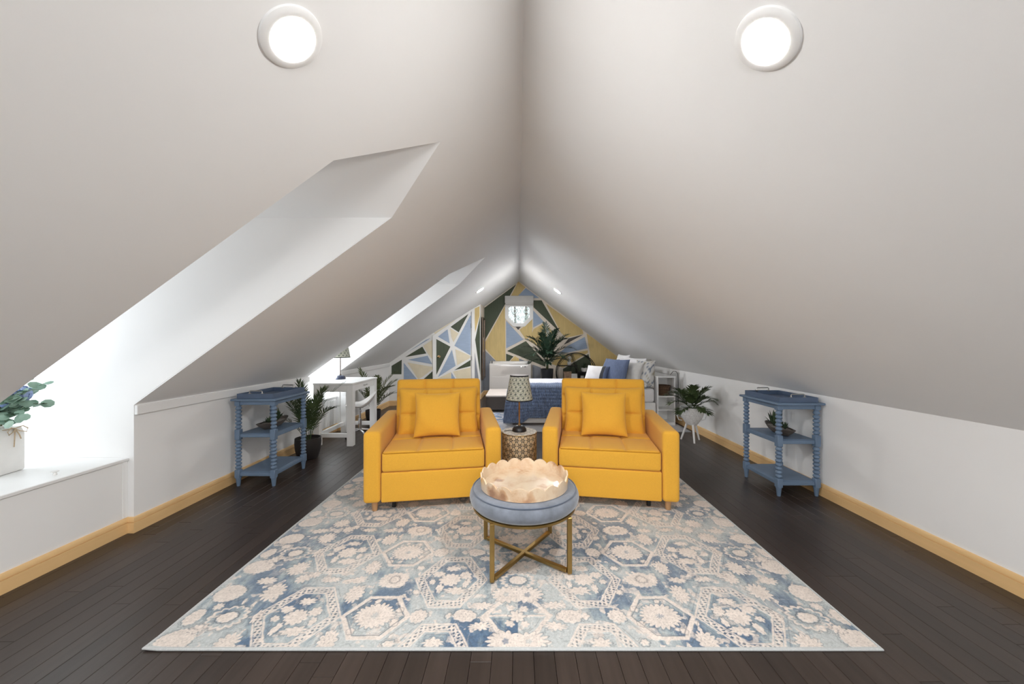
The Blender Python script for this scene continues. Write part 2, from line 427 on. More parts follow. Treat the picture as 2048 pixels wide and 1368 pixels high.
MURAL_S2w = [
    ('c', [(0.031,1.432),(0.453,1.736),(0.495,1.699),(0.09,1.396)]),
    ('g', [(0.453,1.762),(0.531,1.817),(0.602,1.787),(0.495,1.712)]),
    ('b', [(0.697,1.943),(0.852,2.057),(1.011,2.067),(0.718,1.865)]),
    ('y', [(0.95,1.969),(1.08,2.03),(1.08,1.814),(0.972,1.459)]),
    ('g', [(1.088,1.8),(0.972,1.298),(1.095,0.539)]),
    ('s', [(0.942,1.137),(1.064,0.405),(0.942,0.412)]),
]
MURAL_S4 = [
    ('g', [(-0.006,2.056),(0.759,2.621),(-0.006,1.255)]),
    ('y', [(0.805,2.684),(0.978,2.548),(0.805,2.348),(0.635,2.348)]),
    ('b', [(0.987,2.53),(1.306,2.293),(1.169,2.293),(1.16,2.348),(0.805,2.348)]),
    ('g', [(1.169,2.238),(1.36,2.238),(1.803,1.473),(1.169,2.074)]),
    ('y', [(1.463,2.158),(2.325,1.539),(2.354,1.443),(1.942,1.348),(1.809,1.48)]),
    ('k', [(2.354,1.429),(2.001,1.333),(1.883,1.185),(1.986,1.23)]),
    ('b', [(2.384,1.37),(2.45,1.097),(1.735,0.95),(1.971,1.156)]),
    ('y', [(2.428,1.451),(3.253,0.861),(3.253,0.257),(2.575,0.257),(2.502,0.994)]),
    ('g', [(2.472,0.964),(2.56,0.626),(2.56,0.257),(1.868,0.257),(1.868,0.611)]),
    ('y', [(1.735,0.92),(2.457,1.053),(2.457,0.994),(1.868,0.64),(1.588,0.729)]),
    ('b', [(1.16,2.001),(1.415,1.728),(1.16,1.592)]),
    ('y', [(0.832,1.537),(0.978,1.646),(1.133,1.847),(1.142,1.555),(1.123,1.373),(0.978,1.319)]),
    ('y', [(1.169,1.555),(1.424,1.701),(1.706,1.41),(1.597,1.082),(1.233,1.173),(1.051,1.282)]),
    ('b', [(0.519,1.756),(0.932,1.309),(0.519,1.1)]),
    ('y', [(0.495,2.12),(0.504,0.781),(0.295,0.79),(0.003,1.118),(0.003,1.209)]),
    ('s', [(-0.006,1.073),(0.286,0.79),(0.286,-0.084),(-0.006,-0.084)]),
    ('g', [(0.541,1.036),(0.987,1.273),(1.451,0.754),(1.451,0.663)]),
    ('k', [(0.741,1.61),(0.868,1.61),(0.805,1.537)]),
    ('g', [(0.519,0.972),(0.695,0.909),(0.586,0.79),(0.519,0.79)]),
    ('y', [(0.595,0.772),(0.723,0.918),(0.814,0.863),(0.832,0.772)]),
    ('s', [(0.823,0.86),(0.996,0.79),(0.832,0.781)]),
    ('s', [(1.142,0.717),(1.342,0.645),(1.342,0.171),(1.142,0.171)]),
]
# ================================================================== THE SETTING
# ---- floor: sub-floor slab, planks as pieces
floor = structure(B().span(-3.6, 2.6, YF - .1, 9.2, -0.12, -0.014).build('floor', 'subfloor', None, 0))
floor['label'] = 'dark espresso wooden plank floor'
PW = 0.0832
def plank_mesh(w, L):
    g = 0.0005; t = 0.0016; hw = w / 2 - g; hl = L / 2 - g; c = 0.0009
    vs = [(-hw, -hl, -.014), (hw, -hl, -.014), (hw, hl, -.014), (-hw, hl, -.014),
          (-hw, -hl, -t), (hw, -hl, -t), (hw, hl, -t), (-hw, hl, -t),
          (-hw + c, -hl + c, 0), (hw - c, -hl + c, 0), (hw - c, hl - c, 0), (-hw + c, hl - c, 0)]
    fs = [(8, 9, 10, 11)] + [(i, (i + 1) % 4, 4 + (i + 1) % 4, 4 + i) for i in range(4)] + [(4 + i, 4 + (i + 1) % 4, 8 + (i + 1) % 4, 8 + i) for i in range(4)]
    return vs, fs
LENS = (0.45, 0.6, 0.75, 0.9, 1.05, 1.2)
plank_me = {}
for L in LENS:
    vs, fs = plank_mesh(PW, L); me = bpy.data.meshes.new('plank'); me.from_pydata(vs, [], fs); me.materials.append(M['plank']); plank_me[L] = me
planks = []
ncol = int((2.50 + 2.60) / PW) + 1
for i in range(ncol):
    x = -2.60 + PW * (i + .5); y = YF - random.random()
    while y < 8.65:
        L = random.choice(LENS)
        planks.append((x, y + L / 2, L)); y += L
def plank_size(p):
    x, y, L = p
    a = max(1.26, y - L / 2); b = min(8.6, y + L / 2)
    if b <= a: return 0
    d = (a + b) / 2
    if abs(x / d * 725) > 1050: return 0
    if -1.48 < x < 1.44:                 # lies under the rug: only the bit that shows counts
        vis = max(0, min(b, 1.466) - a) + max(0, b - max(a, 3.56))
        if -1.2 < x < 1.25 and d > 2.6: vis *= .2
        a, b = d, d + vis
    return PW / d * (b - a) / d / d
order = sorted(range(len(planks)), key=lambda k: -plank_size(planks[k]))
single = set(order[:300])
rest = B()
for k, (x, y, L) in enumerate(planks):
    if k in single:
        o = bpy.data.objects.new('plank', plank_me[L]); COL.objects.link(o); o.parent = floor; o.location = (x, y, 0)
    else:
        vs, fs = plank_mesh(PW, L); rest.raw([(a + x, b + y, c) for a, b, c in vs], fs)
o = rest.build('planks_beyond', 'plank', floor, 0); o['kind'] = 'stuff'

# ---- ceiling: two roof slopes, gabled roofs of two dormers and an added one
def sheet(name, faces, mat, thick, inside):
    bm = bmesh.new(); key = {}
    for f in faces:
        n = (Vector(f[1]) - Vector(f[0])).cross(Vector(f[2]) - Vector(f[0]))
        c = sum((Vector(p) for p in f), Vector()) / len(f)
        if n.dot(Vector(inside) - c if not callable(inside) else inside(c) - c) < 0: f = f[::-1]
        vv = []
        for p in f:
            k = tuple(round(t, 4) for t in p)
            if k not in key: key[k] = bm.verts.new(p)
            vv.append(key[k])
        bm.faces.new(vv)
    me = bpy.data.meshes.new(name); bm.to_mesh(me); bm.free()
    o = finish(me, name, mat, None, 0)
    md = o.modifiers.new('thickness', 'SOLIDIFY'); md.thickness = thick; md.offset = -1; md.use_even_offset = False
    return o
ye0, ye1 = YF - .05, YB + .08
F = [[(RX, ye0, RZ), (RX, ye1, RZ), (2.56, ye1, zr(2.56)), (2.56, ye0, zr(2.56))]]
ys = [ye0] + [t for d in DORMERS for t in d] + [ye1]
E0 = -2.61
for k in range(0, len(ys), 2):
    a, b = ys[k], ys[k + 1]
    top = [(RX, a, RZ), (RX, b, RZ)]
    F.append(top + [(DXE, b, DE), (DXE, a, DE)]); F.append([(DXE, a, DE), (DXE, b, DE), (E0, b, zl(E0)), (E0, a, zl(E0))])
for a, b in DORMERS:
    m = (a + b) / 2
    F.append([(RX, a, RZ), (RX, m, RZ), (DXR, m, DRZ), (DXE, a, DE)])
    F.append([(RX, m, RZ), (RX, b, RZ), (DXE, b, DE), (DXR, m, DRZ)])
    F.append([(DXE, a, DE), (DXR, m, DRZ), (DX - .1, m, DRZ), (DX - .1, a, DE)])
    F.append([(DXR, m, DRZ), (DXE, b, DE), (DX - .1, b, DE), (DX - .1, m, DRZ)])
ceiling = structure(sheet('ceiling', F, 'plaster', 0.06, lambda c: Vector((c.x * .6, c.y, 0.3))))
ceiling['label'] = 'white plaster ceiling of two steep slopes with two gabled dormers'

# ---- walls
for a, b in ((YF, DORMERS[0][0]), (DORMERS[0][1], DORMERS[1][0]), (DORMERS[1][1], DORMERS[2][0]), (DORMERS[2][1], 7.35)):
    structure(B().span(XL - .085, XL, a + .004, b - .004, 0, zl(XL) + .01).build('wall_left', 'wall_paint', None, 0))
structure(B().span(XR, XR + .1, YF, YB + .05, 0, zr(XR) + .02).build('wall_right', 'wall_paint', None, 0))
# rear gable behind the camera with an added, unseen window opening to let light in
GX0, GX1, GZ0, GZ1 = -1.0, 1.05, 0.75, 1.95
front = B()
front.prism([(XL - .1, 0), (GX0, 0), (GX0, zl(GX0) + .04), (XL - .1, zl(XL) + .02)], 'y', YF - .1, YF)
front.prism([(GX1, 0), (XR + .1, 0), (XR + .1, zr(XR) + .02), (GX1, zr(GX1) + .04)], 'y', YF - .1, YF)
front.span(GX0, GX1, YF - .1, YF, 0, GZ0)
front.prism([(GX0, GZ1), (GX1, GZ1), (GX1, zr(GX1) + .03), (RX, RZ + .04), (GX0, zl(GX0) + .03)], 'y', YF - .1, YF)
structure(front.build('wall_front', 'wall_paint', None, 0))
def window(n, axis, at, u0, u1, z0, z1, rows=2, cols=2):
    """rectangular sash window: frame, glazing bars and each pane"""
    w = thing('window_%d' % n, 'white framed sash window', 'window'); del w['category']; structure(w)
    def bar(b, ua, ub, za, zb, d0, d1):
        if axis == 'x': b.span(at + d0, at + d1, ua, ub, za, zb, .004)
        else: b.span(ua, ub, at + d0, at + d1, za, zb, .004)
    f = B()
    for (ua, ub, za, zb) in ((u0, u0 + .05, z0, z1), (u1 - .05, u1, z0, z1), (u0 + .05, u1 - .05, z0, z0 + .05), (u0 + .05, u1 - .05, z1 - .05, z1)):
        bar(f, ua, ub, za, zb, -.06, .01)
    f.build('window_frame', 'white_paint', w)
    iu0, iu1, iz0, iz1 = u0 + .05, u1 - .05, z0 + .05, z1 - .05
    for c in range(1, cols):
        b = B(); u = iu0 + (iu1 - iu0) * c / cols; bar(b, u - .012, u + .012, iz0, iz1, -.045, -.01); b.build('glazing_bar', 'white_paint', w)
    for r in range(1, rows):
        b = B(); z = iz0 + (iz1 - iz0) * r / rows; bar(b, iu0, iu1, z - .018, z + .018, -.05, -.005); b.build('glazing_bar', 'white_paint', w)
    for c in range(cols):
        for r in range(rows):
            ua, ub = iu0 + (iu1 - iu0) * c / cols, iu0 + (iu1 - iu0) * (c + 1) / cols
            za, zb = iz0 + (iz1 - iz0) * r / rows, iz0 + (iz1 - iz0) * (r + 1) / rows
            p = (at - .03)
            vs = [(p, ua, za), (p, ub, za), (p, ub, zb), (p, ua, zb)] if axis == 'x' else [(ua, p, za), (ub, p, za), (ub, p, zb), (ua, p, zb)]
            B().raw(vs, [(0, 1, 2, 3)]).build('pane', 'pane', w, 0)
    return w
window(4, 'y', YF - .03, GX0, GX1, GZ0, GZ1, 2, 3)  # added window behind the camera, there to light the room
# dormers: side walls, window wall, window
for k, (a, b) in enumerate(DORMERS):  # first dormer and its window are unseen, added for their light
    side = [(DXE - .012, DE), (XL - .0004, zl(XL) + .009), (XL - .0004, 0), (DX - .1, 0), (DX - .1, DE + .02), (DXE - .06, DE + .02)]
    structure(B().prism(side, 'y', a - .1, a).build('wall_dormer', 'wall_paint', None, 0))
    structure(B().prism(side, 'y', b, b + .1).build('wall_dormer', 'wall_paint', None, 0))
    wa, wb, wz0, wz1 = a + .09, b - .09, 0.66, 1.90
    m = (a + b) / 2
    e = B(); e.span(DX - .1, DX, a, wa, 0, DE + .02); e.span(DX - .1, DX, wb, b, 0, DE + .02)
    e.span(DX - .1, DX, wa, wb, 0, wz0); e.prism([(wa, wz1), (wb, wz1), (wb, DE), (b, DE), (m, DRZ + .02), (a, DE), (wa, DE)], 'x', DX - .1, DX)
    structure(e.build('wall_dormer', 'wall_paint', None, 0))
    w = window((5, 1, 2)[k], 'x', DX - .02, wa, wb, wz0, wz1, 2, 1)
    B().span(DX - .02, DX + .05, wa - .04, wb + .04, wz0 - .03, wz0, .004).build('window_sill', 'white_paint', w)
# trim along the top of the left knee wall
for k, (a, b) in enumerate(((DORMERS[1][1], DORMERS[2][0]), (DORMERS[2][1], 7.10))):
    structure(B().span(XL, XL + .02, a + .002, b, 0.770, 0.832, .003).build('trim_%d' % (k + 1), 'white_paint', None, 30))
# baseboards with a grooved top
def baseboard(name, path, flip=1):
    prof = [(0.0, 0.0), (0.016, 0.0), (0.016, 0.0675), (0.0095, 0.0685), (0.0095, 0.0715), (0.0150, 0.0735), (0.0140, 0.090), (0.008, 0.100), (0.0, 0.101)]
    P = [Vector((x, y)) for x, y in path]; n = len(P); vs, fs = [], []
    for i, p in enumerate(P):
        d0 = (P[i] - P[i - 1]).normalized() if i else None
        d1 = (P[i + 1] - P[i]).normalized() if i < n - 1 else None
        n0 = Vector((d0.y, -d0.x)) * flip if d0 else None; n1 = Vector((d1.y, -d1.x)) * flip if d1 else None
        if n0 is None: mv = n1
        elif n1 is None: mv = n0
        else: mv = (n0 + n1) / (1 + n0.dot(n1))
        for (t, z) in prof: vs.append((p.x + mv.x * t, p.y + mv.y * t, z))
    m = len(prof)
    for i in range(n - 1):
        for k in range(m):
            k2 = (k + 1) % m; fs.append((i * m + k, i * m + k2, (i + 1) * m + k2, (i + 1) * m + k))
    fs += [tuple(range(m)), tuple(reversed(range((n - 1) * m, n * m)))]
    return structure(B().raw(vs, fs).build(name, 'pine', None, 30))
XS = -2.566
A1, A2, A3, A4 = (XL, 7.09), (-1.72, 7.28), (-0.82, 7.92), (-0.80, YB)
path = [(XL, YF)]
for a, b in DORMERS: path += [(XL, a), (XS, a), (XS, b), (XL, b)]
baseboard('baseboard_left', path + [A1, A2])
baseboard('baseboard_back', [A3, A4, (XR, YB)])
baseboard('baseboard_right', [(XR, YB), (XR, YF)])

# ---- painted gable end: angled closet wall, its return and the back wall
def wall_frame(a, b):
    d = Vector((b[0] - a[0], b[1] - a[1], 0)); L = d.length; u = d / L
    nrm = Vector((u.y, -u.x, 0))      # towards the room
    return Matrix(((u.x, -nrm.x, 0, a[0]), (u.y, -nrm.y, 0, a[1]), (0, 0, 1, 0), (0, 0, 0, 1))), L, u
def clip(poly, f):
    out = []
    for i, p in enumerate(poly):
        q = poly[(i + 1) % len(poly)]; a, b = f(p), f(q)
        if a >= 0: out.append(p)
        if (a >= 0) != (b >= 0):
            t = a / (a - b); out.append((p[0] + (q[0] - p[0]) * t, p[1] + (q[1] - p[1]) * t))
    return out
def paint(wall, data, a, u, base=0.0):
    """each painted shape of the mural, a skin of paint on its wall"""
    for k, (c, poly) in enumerate(data):
        poly = clip(poly, lambda p: zl(a[0] + u.x * p[0]) - .004 - p[1])
        poly = clip(poly, lambda p: zr(a[0] + u.x * p[0]) - .004 - p[1])
        poly = clip(poly, lambda p: p[1] - 0.102)
        if len(poly) < 3: continue
        off = base + 0.0012 + 0.00025 * k
        o = B().prism(poly, 'y', -off, -base + 0.0003).build('painted_shape', 'mural_' + c, wall, 0)
M1, L1, U1 = wall_frame(A1, A2); M2, L2, U2 = wall_frame(A2, A3); M3, L3, U3 = wall_frame(A3, A4); M4, L4, U4 = wall_frame(A4, (XR, YB))
def put(o, m):
    o.matrix_world = m; return o
w1 = put(structure(B().prism([(-.05, 0), (L1, 0), (L1, zl(A2[0])), (-.05, zl(XL - .03) )], 'y', 0, .08).build('wall_closet', 'mural_white', None, 0)), M1)
paint(w1, MURAL_S1, A1, U1)
# wall with the sloping closet door
w2b = B()
def ceil2(t): return zl(A2[0] + U2.x * t)
D0, D1 = 0.077, 0.882
def dtop(t): return 1.345 + (t - D0) * (1.906 - 1.345) / (D1 - D0)
w2b.prism([(0, 0), (D0, 0), (D0, ceil2(D0)), (0, ceil2(0))], 'y', 0, .08)
w2b.prism([(D1, 0), (L2, 0), (L2, ceil2(L2)), (D1, ceil2(D1))], 'y', 0, .08)
w2b.prism([(D0, dtop(D0)), (D1, dtop(D1)), (D1, ceil2(D1)), (D0, ceil2(D0))], 'y', 0, .08)
w2 = put(structure(w2b.build('wall_closet', 'mural_white', None, 0)), M2)
paint(w2, MURAL_S2w, A2, U2)
door = put(structure(thing('door_1', 'closet door with a slanted top painted in blue green and cream triangles', 'door')), M2); del door['category']
leafm = B().prism([(D0 + .004, .006), (D1 - .004, .006), (D1 - .004, dtop(D1 - .004) - .006), (D0 + .004, dtop(D0 + .004) - .006)], 'y', 0.012, .05).build('door_leaf', 'mural_white', door, 0)
for k, (c, poly) in enumerate(MURAL_S2):
    B().prism([(t, z) for t, z in poly], 'y', 0.0105 - .0002 * k, 0.0122).build('painted_shape', 'mural_' + c, leafm, 0)
fr = B()
fr.prism([(D0 - .075, 0), (D0, 0), (D0, dtop(D0)), (D0 - .075, dtop(D0) + .03)], 'y', -.018, .0)
fr.prism([(D1, 0), (D1 + .07, 0), (D1 + .07, dtop(D1) + .10), (D1, dtop(D1))], 'y', -.018, .0)
fr.prism([(D0, dtop(D0)), (D1, dtop(D1)), (D1 + .07, dtop(D1) + .10), (D0 - .075, dtop(D0) + .03)], 'y', -.017, .0)
fr.build('door_frame', 'mural_white', door, 0)
B().lathe([(.024, 0), (.024, .006), (.010, .012), (.010, .03), (.024, .042), (.026, .052), (.018, .062), (.004, .064)], 16, Matrix.Translation((0.135, .011, .955)) @ Matrix.Rotation(R(90), 4, 'X')).build('door_knob', 'brass', door)
for z in (1.6, 0.9, 0.2):
    B().span(D1 - .012, D1 + .006, -.022, .012, z - .045, z + .045, .002).build('hinge', 'steel', door)
w3 = put(structure(B().prism([(-.0, 0), (L3 + .02, 0), (L3 + .02, zl(-.80)), (0, zl(-.82))], 'y', 0, .08).build('wall_closet', 'mural_ground', None, 0)), M3)
paint(w3, [('g', [(.02, 1.9), (.3, 1.3), (.02, .5)]), ('y', [(.34, 1.9), (.66, 1.6), (.4, 1.2)]), ('s', [(.30, 1.1), (.66, .9), (.66, .12), (.1, .12)])], (A3[0], 0), U3)
# back wall with an octagon opening
OC = (0.825, 1.948); OR = 0.28 / math.cos(R(22.5))     # centre (along the wall, height) and corner radius of the opening
def octo(r): return [(OC[0] + r * math.cos(R(22.5 + 45 * k)), OC[1] + r * math.sin(R(22.5 + 45 * k))) for k in range(8)]
bw = B()
oc = octo(OR)
outl = [(-.1, 0), (L4 + .1, 0), (L4 + .1, zr(XR) + .02), (RX + .80, RZ + .03), (-.1, zl(-.9) + .03)]
def ceil4(t): return min(zl(t - .8), zr(t - .8)) + .03
hw = 0.28
bw.prism([(-.1, 0), (OC[0] - hw, 0), (OC[0] - hw, ceil4(OC[0] - hw)), (-.1, ceil4(-.1))], 'y', 0, .1)
bw.prism([(OC[0] + hw, 0), (L4 + .1, 0), (L4 + .1, ceil4(L4)), (OC[0] + hw, ceil4(OC[0] + hw))], 'y', 0, .1)
lowz, hiz = OC[1] - hw, OC[1] + hw; q = hw * math.tan(R(22.5))
bw.prism([(OC[0] - hw, 0), (OC[0] + hw, 0), (OC[0] + hw, OC[1] - q), (OC[0] + q, lowz), (OC[0] - q, lowz), (OC[0] - hw, OC[1] - q)], 'y', 0, .1)
bw.prism([(OC[0] - hw, OC[1] + q), (OC[0] - q, hiz), (OC[0] + q, hiz), (OC[0] + hw, OC[1] + q), (OC[0] + hw, ceil4(OC[0] + hw)), (RX + .8, RZ + .03), (OC[0] - hw, ceil4(OC[0] - hw))], 'y', 0, .1)
w4 = put(structure(bw.build('wall_back', 'mural_ground', None, 0)), M4)
paint(w4, [(c, p) for c, p in MURAL_S4], A4, U4)
win = put(structure(thing('window_3', 'octagon window with white frame in the painted gable wall', 'window')), M4); del win['category']
def ring(b, r0, r1, y0, y1):
    a, c = octo(r0), octo(r1)
    for k in range(8):
        j = (k + 1) % 8; b.prism([a[k], a[j], c[j], c[k]], 'y', y0, y1)
b = B(); ring(b, 0.268 / math.cos(R(22.5)), 0.332 / math.cos(R(22.5)), -.022, .0); b.build('window_casing', 'white_paint', win, 0)
b = B(); ring(b, 0.25 / math.cos(R(22.5)), 0.28 / math.cos(R(22.5)), .0, .08); b.build('window_frame', 'white_paint', win, 0)
p = octo(0.252 / math.cos(R(22.5))); B().raw([(t, .05, z) for t, z in p], [tuple(range(8))]).build('pane', 'pane', win, 0)
# the winter trees seen outside
rg = random.Random(4)
TREES = ((-.62, 'stout bare tree outside the octagon window with a pale trunk', .16), (-.12, 'slim bare tree outside the octagon window between two stouter trunks', .09),
         (.34, 'bare tree with dense low branches outside the octagon window', .13), (.86, 'thin leaning bare tree outside the octagon window', .08))
for k, (x, lab, r0) in enumerate(TREES):
    y, h = 13.0 + .55 * k, 6.2
    b = B(); pts = [(x + .03 * math.sin(t * 1.7 + k) + (.02 * t if k == 3 else 0), y, -2.5 + h * t / 6) for t in range(7)]
    b.tube(pts, [r0 * (1 - .13 * t) for t in range(7)], 8)
    for t in range(22 if k == 2 else 14):
        z0 = rg.uniform(.6, 3.2); a = rg.choice((1, -1)) * rg.uniform(.9, 2.2); l = rg.uniform(.10, .20); bx = Vector((x, y, z0))
        b.tube([bx, bx + Vector((math.sin(a) * l * .5, math.cos(a) * l * .3, l * .4)), bx + Vector((math.sin(a) * l, math.cos(a) * l * .3, l * 1.3))], [.02, .014, .006], 5)
    tag(b.build('bare_tree', 'bark', None, 40), lab, 'tree', 'trees outside the octagon window')
for k in range(3):
    b = B(); x = -.55 + .55 * k
    for q in range(240):
        c = Vector((x + rg.uniform(-.3, .3), 11.0 + .5 * k + rg.uniform(-.12, .12), rg.uniform(.3, 1.0) ** .7 * 2.35)); v = Vector((rg.uniform(-1, 1), rg.uniform(-1, 1), rg.uniform(.2, 1.4))).normalized(); sd = v.cross(Vector((0, 1, .2))).normalized() * .012
        b.raw([tuple(c - sd), tuple(c + sd), tuple(c + v * rg.uniform(.10, .2))], [(0, 1, 2)])
    b.tube([(x, 11.0 + .5 * k, -2.5), (x + .02, 11.0 + .5 * k, 1.2)], [.05, .03], 6)
    tag(b.build('evergreen_shrub', 'frosty', None, 0, recalc=False), ('frosty evergreen shrub outside the octagon window below the stout trunk', 'frosty evergreen shrub outside the octagon window below the slim trunk', 'frosty evergreen shrub outside the octagon window below the dense branches')[k], 'shrub', 'shrubs outside the octagon window')
gr = structure(B().span(-14, 14, 9.5, 30, -2.7, -2.5).build('ground_outside', 'grass', None, 0)); gr['label'] = 'pale winter lawn outside'

# ---- recessed LED lights in the slopes
def downlight(x, y, side, label):
    s = 1 if side == 'r' else -1
    z = zr(x) if side == 'r' else zl(x)
    sl = SR if side == 'r' else SL
    t = thing('ceiling_light', label, 'ceiling light', (x, y, z), 0, 'round LED ceiling lights')
    # local -z points into the room, square to the slope
    t.rotation_euler = (0, math.atan(sl) * s, 0)
    B().lathe([(.0665, -.009), (.070, -.0100), (.086, -.0085), (.093, -.005), (.095, .0), (.09, .002), (.0665, .002)], 64, None, False).build('trim_ring', 'white_paint', t)
    B().lathe([(.0, -.0085), (.040, -.0085), (.0667, -.0080), (.0667, -.003), (.0, -.004)], 48, None, False).build('diffuser', 'led', t)
    return t
downlight(-0.687, 1.10, 'l', 'large round ceiling light on the slope cut by the window dormers, nearer the rug')
downlight(0.738, 1.075, 'r', 'large round ceiling light on the unbroken slope, nearer the rug')
downlight(-0.68, 6.46, 'l', 'round ceiling light on the dormer slope near the painted gable wall')
downlight(0.71, 6.50, 'r', 'round ceiling light on the unbroken slope near the painted gable wall')
downlight(-0.69, -1.45, 'l', 'added round ceiling light, out of view, on the dormer slope near the added gable window')  # unseen lamp behind the camera, added to light the room
downlight(0.74, -1.45, 'r', 'added round ceiling light, out of view, on the unbroken slope near the added gable window')  # its unseen counterpart, likewise added for extra light
# ================================================================== RUG with a woven pattern
def vnoise(x, y, s, seed):
    rg = np.random.default_rng(seed); g = rg.random((97, 97))
    u, v = x / s, y / s
    i, j = np.floor(u).astype(int), np.floor(v).astype(int); fu, fv = u - i, v - j
    fu, fv = fu * fu * (3 - 2 * fu), fv * fv * (3 - 2 * fv)
    i, j = i % 96, j % 96
    return (g[i, j] * (1 - fu) + g[i + 1, j] * fu) * (1 - fv) + (g[i, j + 1] * (1 - fu) + g[i + 1, j + 1] * fu) * fv
def fbm(x, y, s, seed, o=4):
    t = 0; a = .5
    for k in range(o): t = t + a * vnoise(x + 7.3 * k, y + 3.1 * k, s / 2 ** k, seed + k); a *= .5
    return t / (1 - .5 ** o)
def rug_pattern(X, Y):
    """X across (mirror line at 0), Y along, metres -> colour (linear) and pile height"""
    T = 0.495
    w = 0.010
    jx = (fbm(X, Y, .07, 1) - .5) * w * 2.2; jy = (fbm(X, Y, .07, 9) - .5) * w * 2.2
    x = np.abs(X + jx + .003); y = Y + jy
    cream = np.full(X.shape, 9.0); dark = np.zeros(X.shape); hollow = np.full(X.shape, 9.0)
    def per(y0): return (y - y0 + T / 2) % T - T / 2
    def uni(d, c): return np.minimum(d, c)
    def flower(cx, cy, r, n, amp, ex=1.0, ey=1.0, ph=0.0, sharp=1.0):
        dx, dy = (x - cx) / ex, per(cy) / ey
        rr = np.hypot(dx, dy); th = np.arctan2(dy, dx)
        pet = np.abs(np.cos(n * th / 2 + ph)) ** sharp
        return rr - r * (1 - amp + amp * pet)
    def hexa(cx, cy, hw, hh, fl):
        dx, dy = np.abs(np.abs(X + jx * .25) - cx), np.abs((Y + jy * .25 - cy + T / 2) % T - T / 2)
        nx, ny = hh, hw - fl; L = math.hypot(nx, ny)
        return np.maximum(dy - hh, (dx * nx + dy * ny - hw * nx) / L)
    def seg(ax, ay, bx, by, r):
        px_, py_ = x - ax, per(ay); vx, vy = bx - ax, by - ay
        t = np.clip((px_ * vx + py_ * vy) / (vx * vx + vy * vy), 0, 1)
        return np.hypot(px_ - vx * t, py_ - vy * t) - r
    fine = fbm(X, Y, .016, 21, 3)
    # columns of hexagons: plain thick frames at .64, dotted double frames at 1.0 and .347
    h = hexa(.645, 1.64, .160, .131, .070); cream = uni(cream, np.abs(h + .010) - .0095); dark = np.maximum(dark, np.exp(-((h + .024) / .0022) ** 2))
    for (cx, cy, hw, hh, fl) in ((1.0, 1.64, .198, .190, .072), (.347, 1.893, .186, .196, .075)):
        h = hexa(cx, cy, hw, hh, fl)
        cream = uni(cream, np.abs(h) - .0042); cream = uni(cream, np.abs(h + .040) - .0040)
        dash = np.sin((x * 1.0 + per(cy) * .85) * 200) * np.sin((x * .7 - per(cy) * 1.2) * 160)
        band = (h < -.007) & (h > -.034)
        cream = np.where(band & (dash > -.25), uni(cream, -.002), cream)
        dark = np.where(band & (dash < -.45), np.maximum(dark, .85), dark)
        # bouquet inside
        for (fx, fy, r, n, a, ex, ey) in ((0, .0, .052, 11, .25, 1.1, 1), (-.075, .03, .032, 7, .3, 1, 1), (.07, .045, .030, 7, .3, 1.2, .8), (-.04, -.085, .036, 9, .35, 1.6, .8),
                                          (.045, -.07, .026, 7, .3, .7, 1.4), (.0, .095, .030, 9, .35, 1.5, .8), (-.085, -.035, .022, 6, .3, .7, 1.3), (.09, -.015, .020, 6, .3, 1, 1)):
            f = flower(cx + fx, cy + fy, r, n, a, ex, ey); cream = uni(cream, f); dark = np.maximum(dark, .8 * np.exp(-((f - .0035) / .0022) ** 2) * (fine > .45))
    # serrated blossom inside the plain frame, ring blossom between
    f = flower(.645, 1.645, .088, 22, .22, 1.05, .86); cream = uni(cream, f); dark = np.maximum(dark, .9 * np.exp(-((f - .004) / .0026) ** 2))
    hollow = uni(hollow, flower(.645, 1.645, .03, 9, .5) + .012)
    for (fx, fy, r) in ((.105, 1.68, .017), (.095, 1.60, .02), (-.07, 1.555, .017), (-.02, 1.735, .014)):
        f = flower(.645 - fx, fy, r, 5, .2); cream = uni(cream, f); dark = np.maximum(dark, .7 * np.exp(-((f - .003) / .002) ** 2))
    f = flower(.645, 1.89, .072, 17, .15, 1.15, .85); cream = uni(cream, f)
    dark = np.maximum(dark, .8 * np.exp(-((flower(.64, 1.893, .030, 9, .2)) / .0045) ** 2))
    for (cx, cy, r, n, a, ex, ey) in ((.79, 1.995, .052, 13, .3, .8, 1.15), (.80, 1.785, .056, 13, .3, .8, 1.15), (.447, 1.642, .042, 12, .14, 1, 1), (.835, 1.89, .034, 9, .35, 1.4, .7), (.50, 1.80, .020, 7, .3, 1, 1),
                                       (.237, 1.643, .046, 9, .12, 1.15, .85), (.308, 1.643, .018, 4, .35, 1, 1), (.975, 1.895, .035, 11, .4, 1.5, .7), (1.08, 1.93, .03, 9, .35, 1, .8), (.53, 1.99, .018, 6, .3, 1.2, 1)):
        f = flower(cx, cy, r, n, a, ex, ey); cream = uni(cream, f); dark = np.maximum(dark, .85 * np.exp(-((f - .0045) / .0024) ** 2) * (fine > .42))
        dark = np.maximum(dark, .5 * (f < -.012) * (np.sin(x * 330) * np.sin(per(cy) * 210) > .75))
    # centre stem with branching arms
    for s in (1, -1):
        cream = uni(cream, seg(.02, 1.643, .155, 1.643, .0065)) if s == 1 else cream
        cream = uni(cream, seg(.145, 1.643, .085, 1.643 + s * .085, .011)); cream = uni(cream, seg(.085, 1.643 + s * .085, .04, 1.643 + s * .125, .012))
        f = flower(.165, 1.643 + s * .062, .036, 11, .45, 1.5, .7); cream = uni(cream, f); dark = np.maximum(dark, .6 * np.exp(-((f - .004) / .0025) ** 2))
        f = flower(.045, 1.643 + s * .140, .070, 15, .3, 1.2, .8); cream = uni(cream, f); dark = np.maximum(dark, .8 * np.exp(-((f - .004) / .0025) ** 2))
        f = flower(.035, 1.643 + s * .045, .020, 6, .4); cream = uni(cream, f)
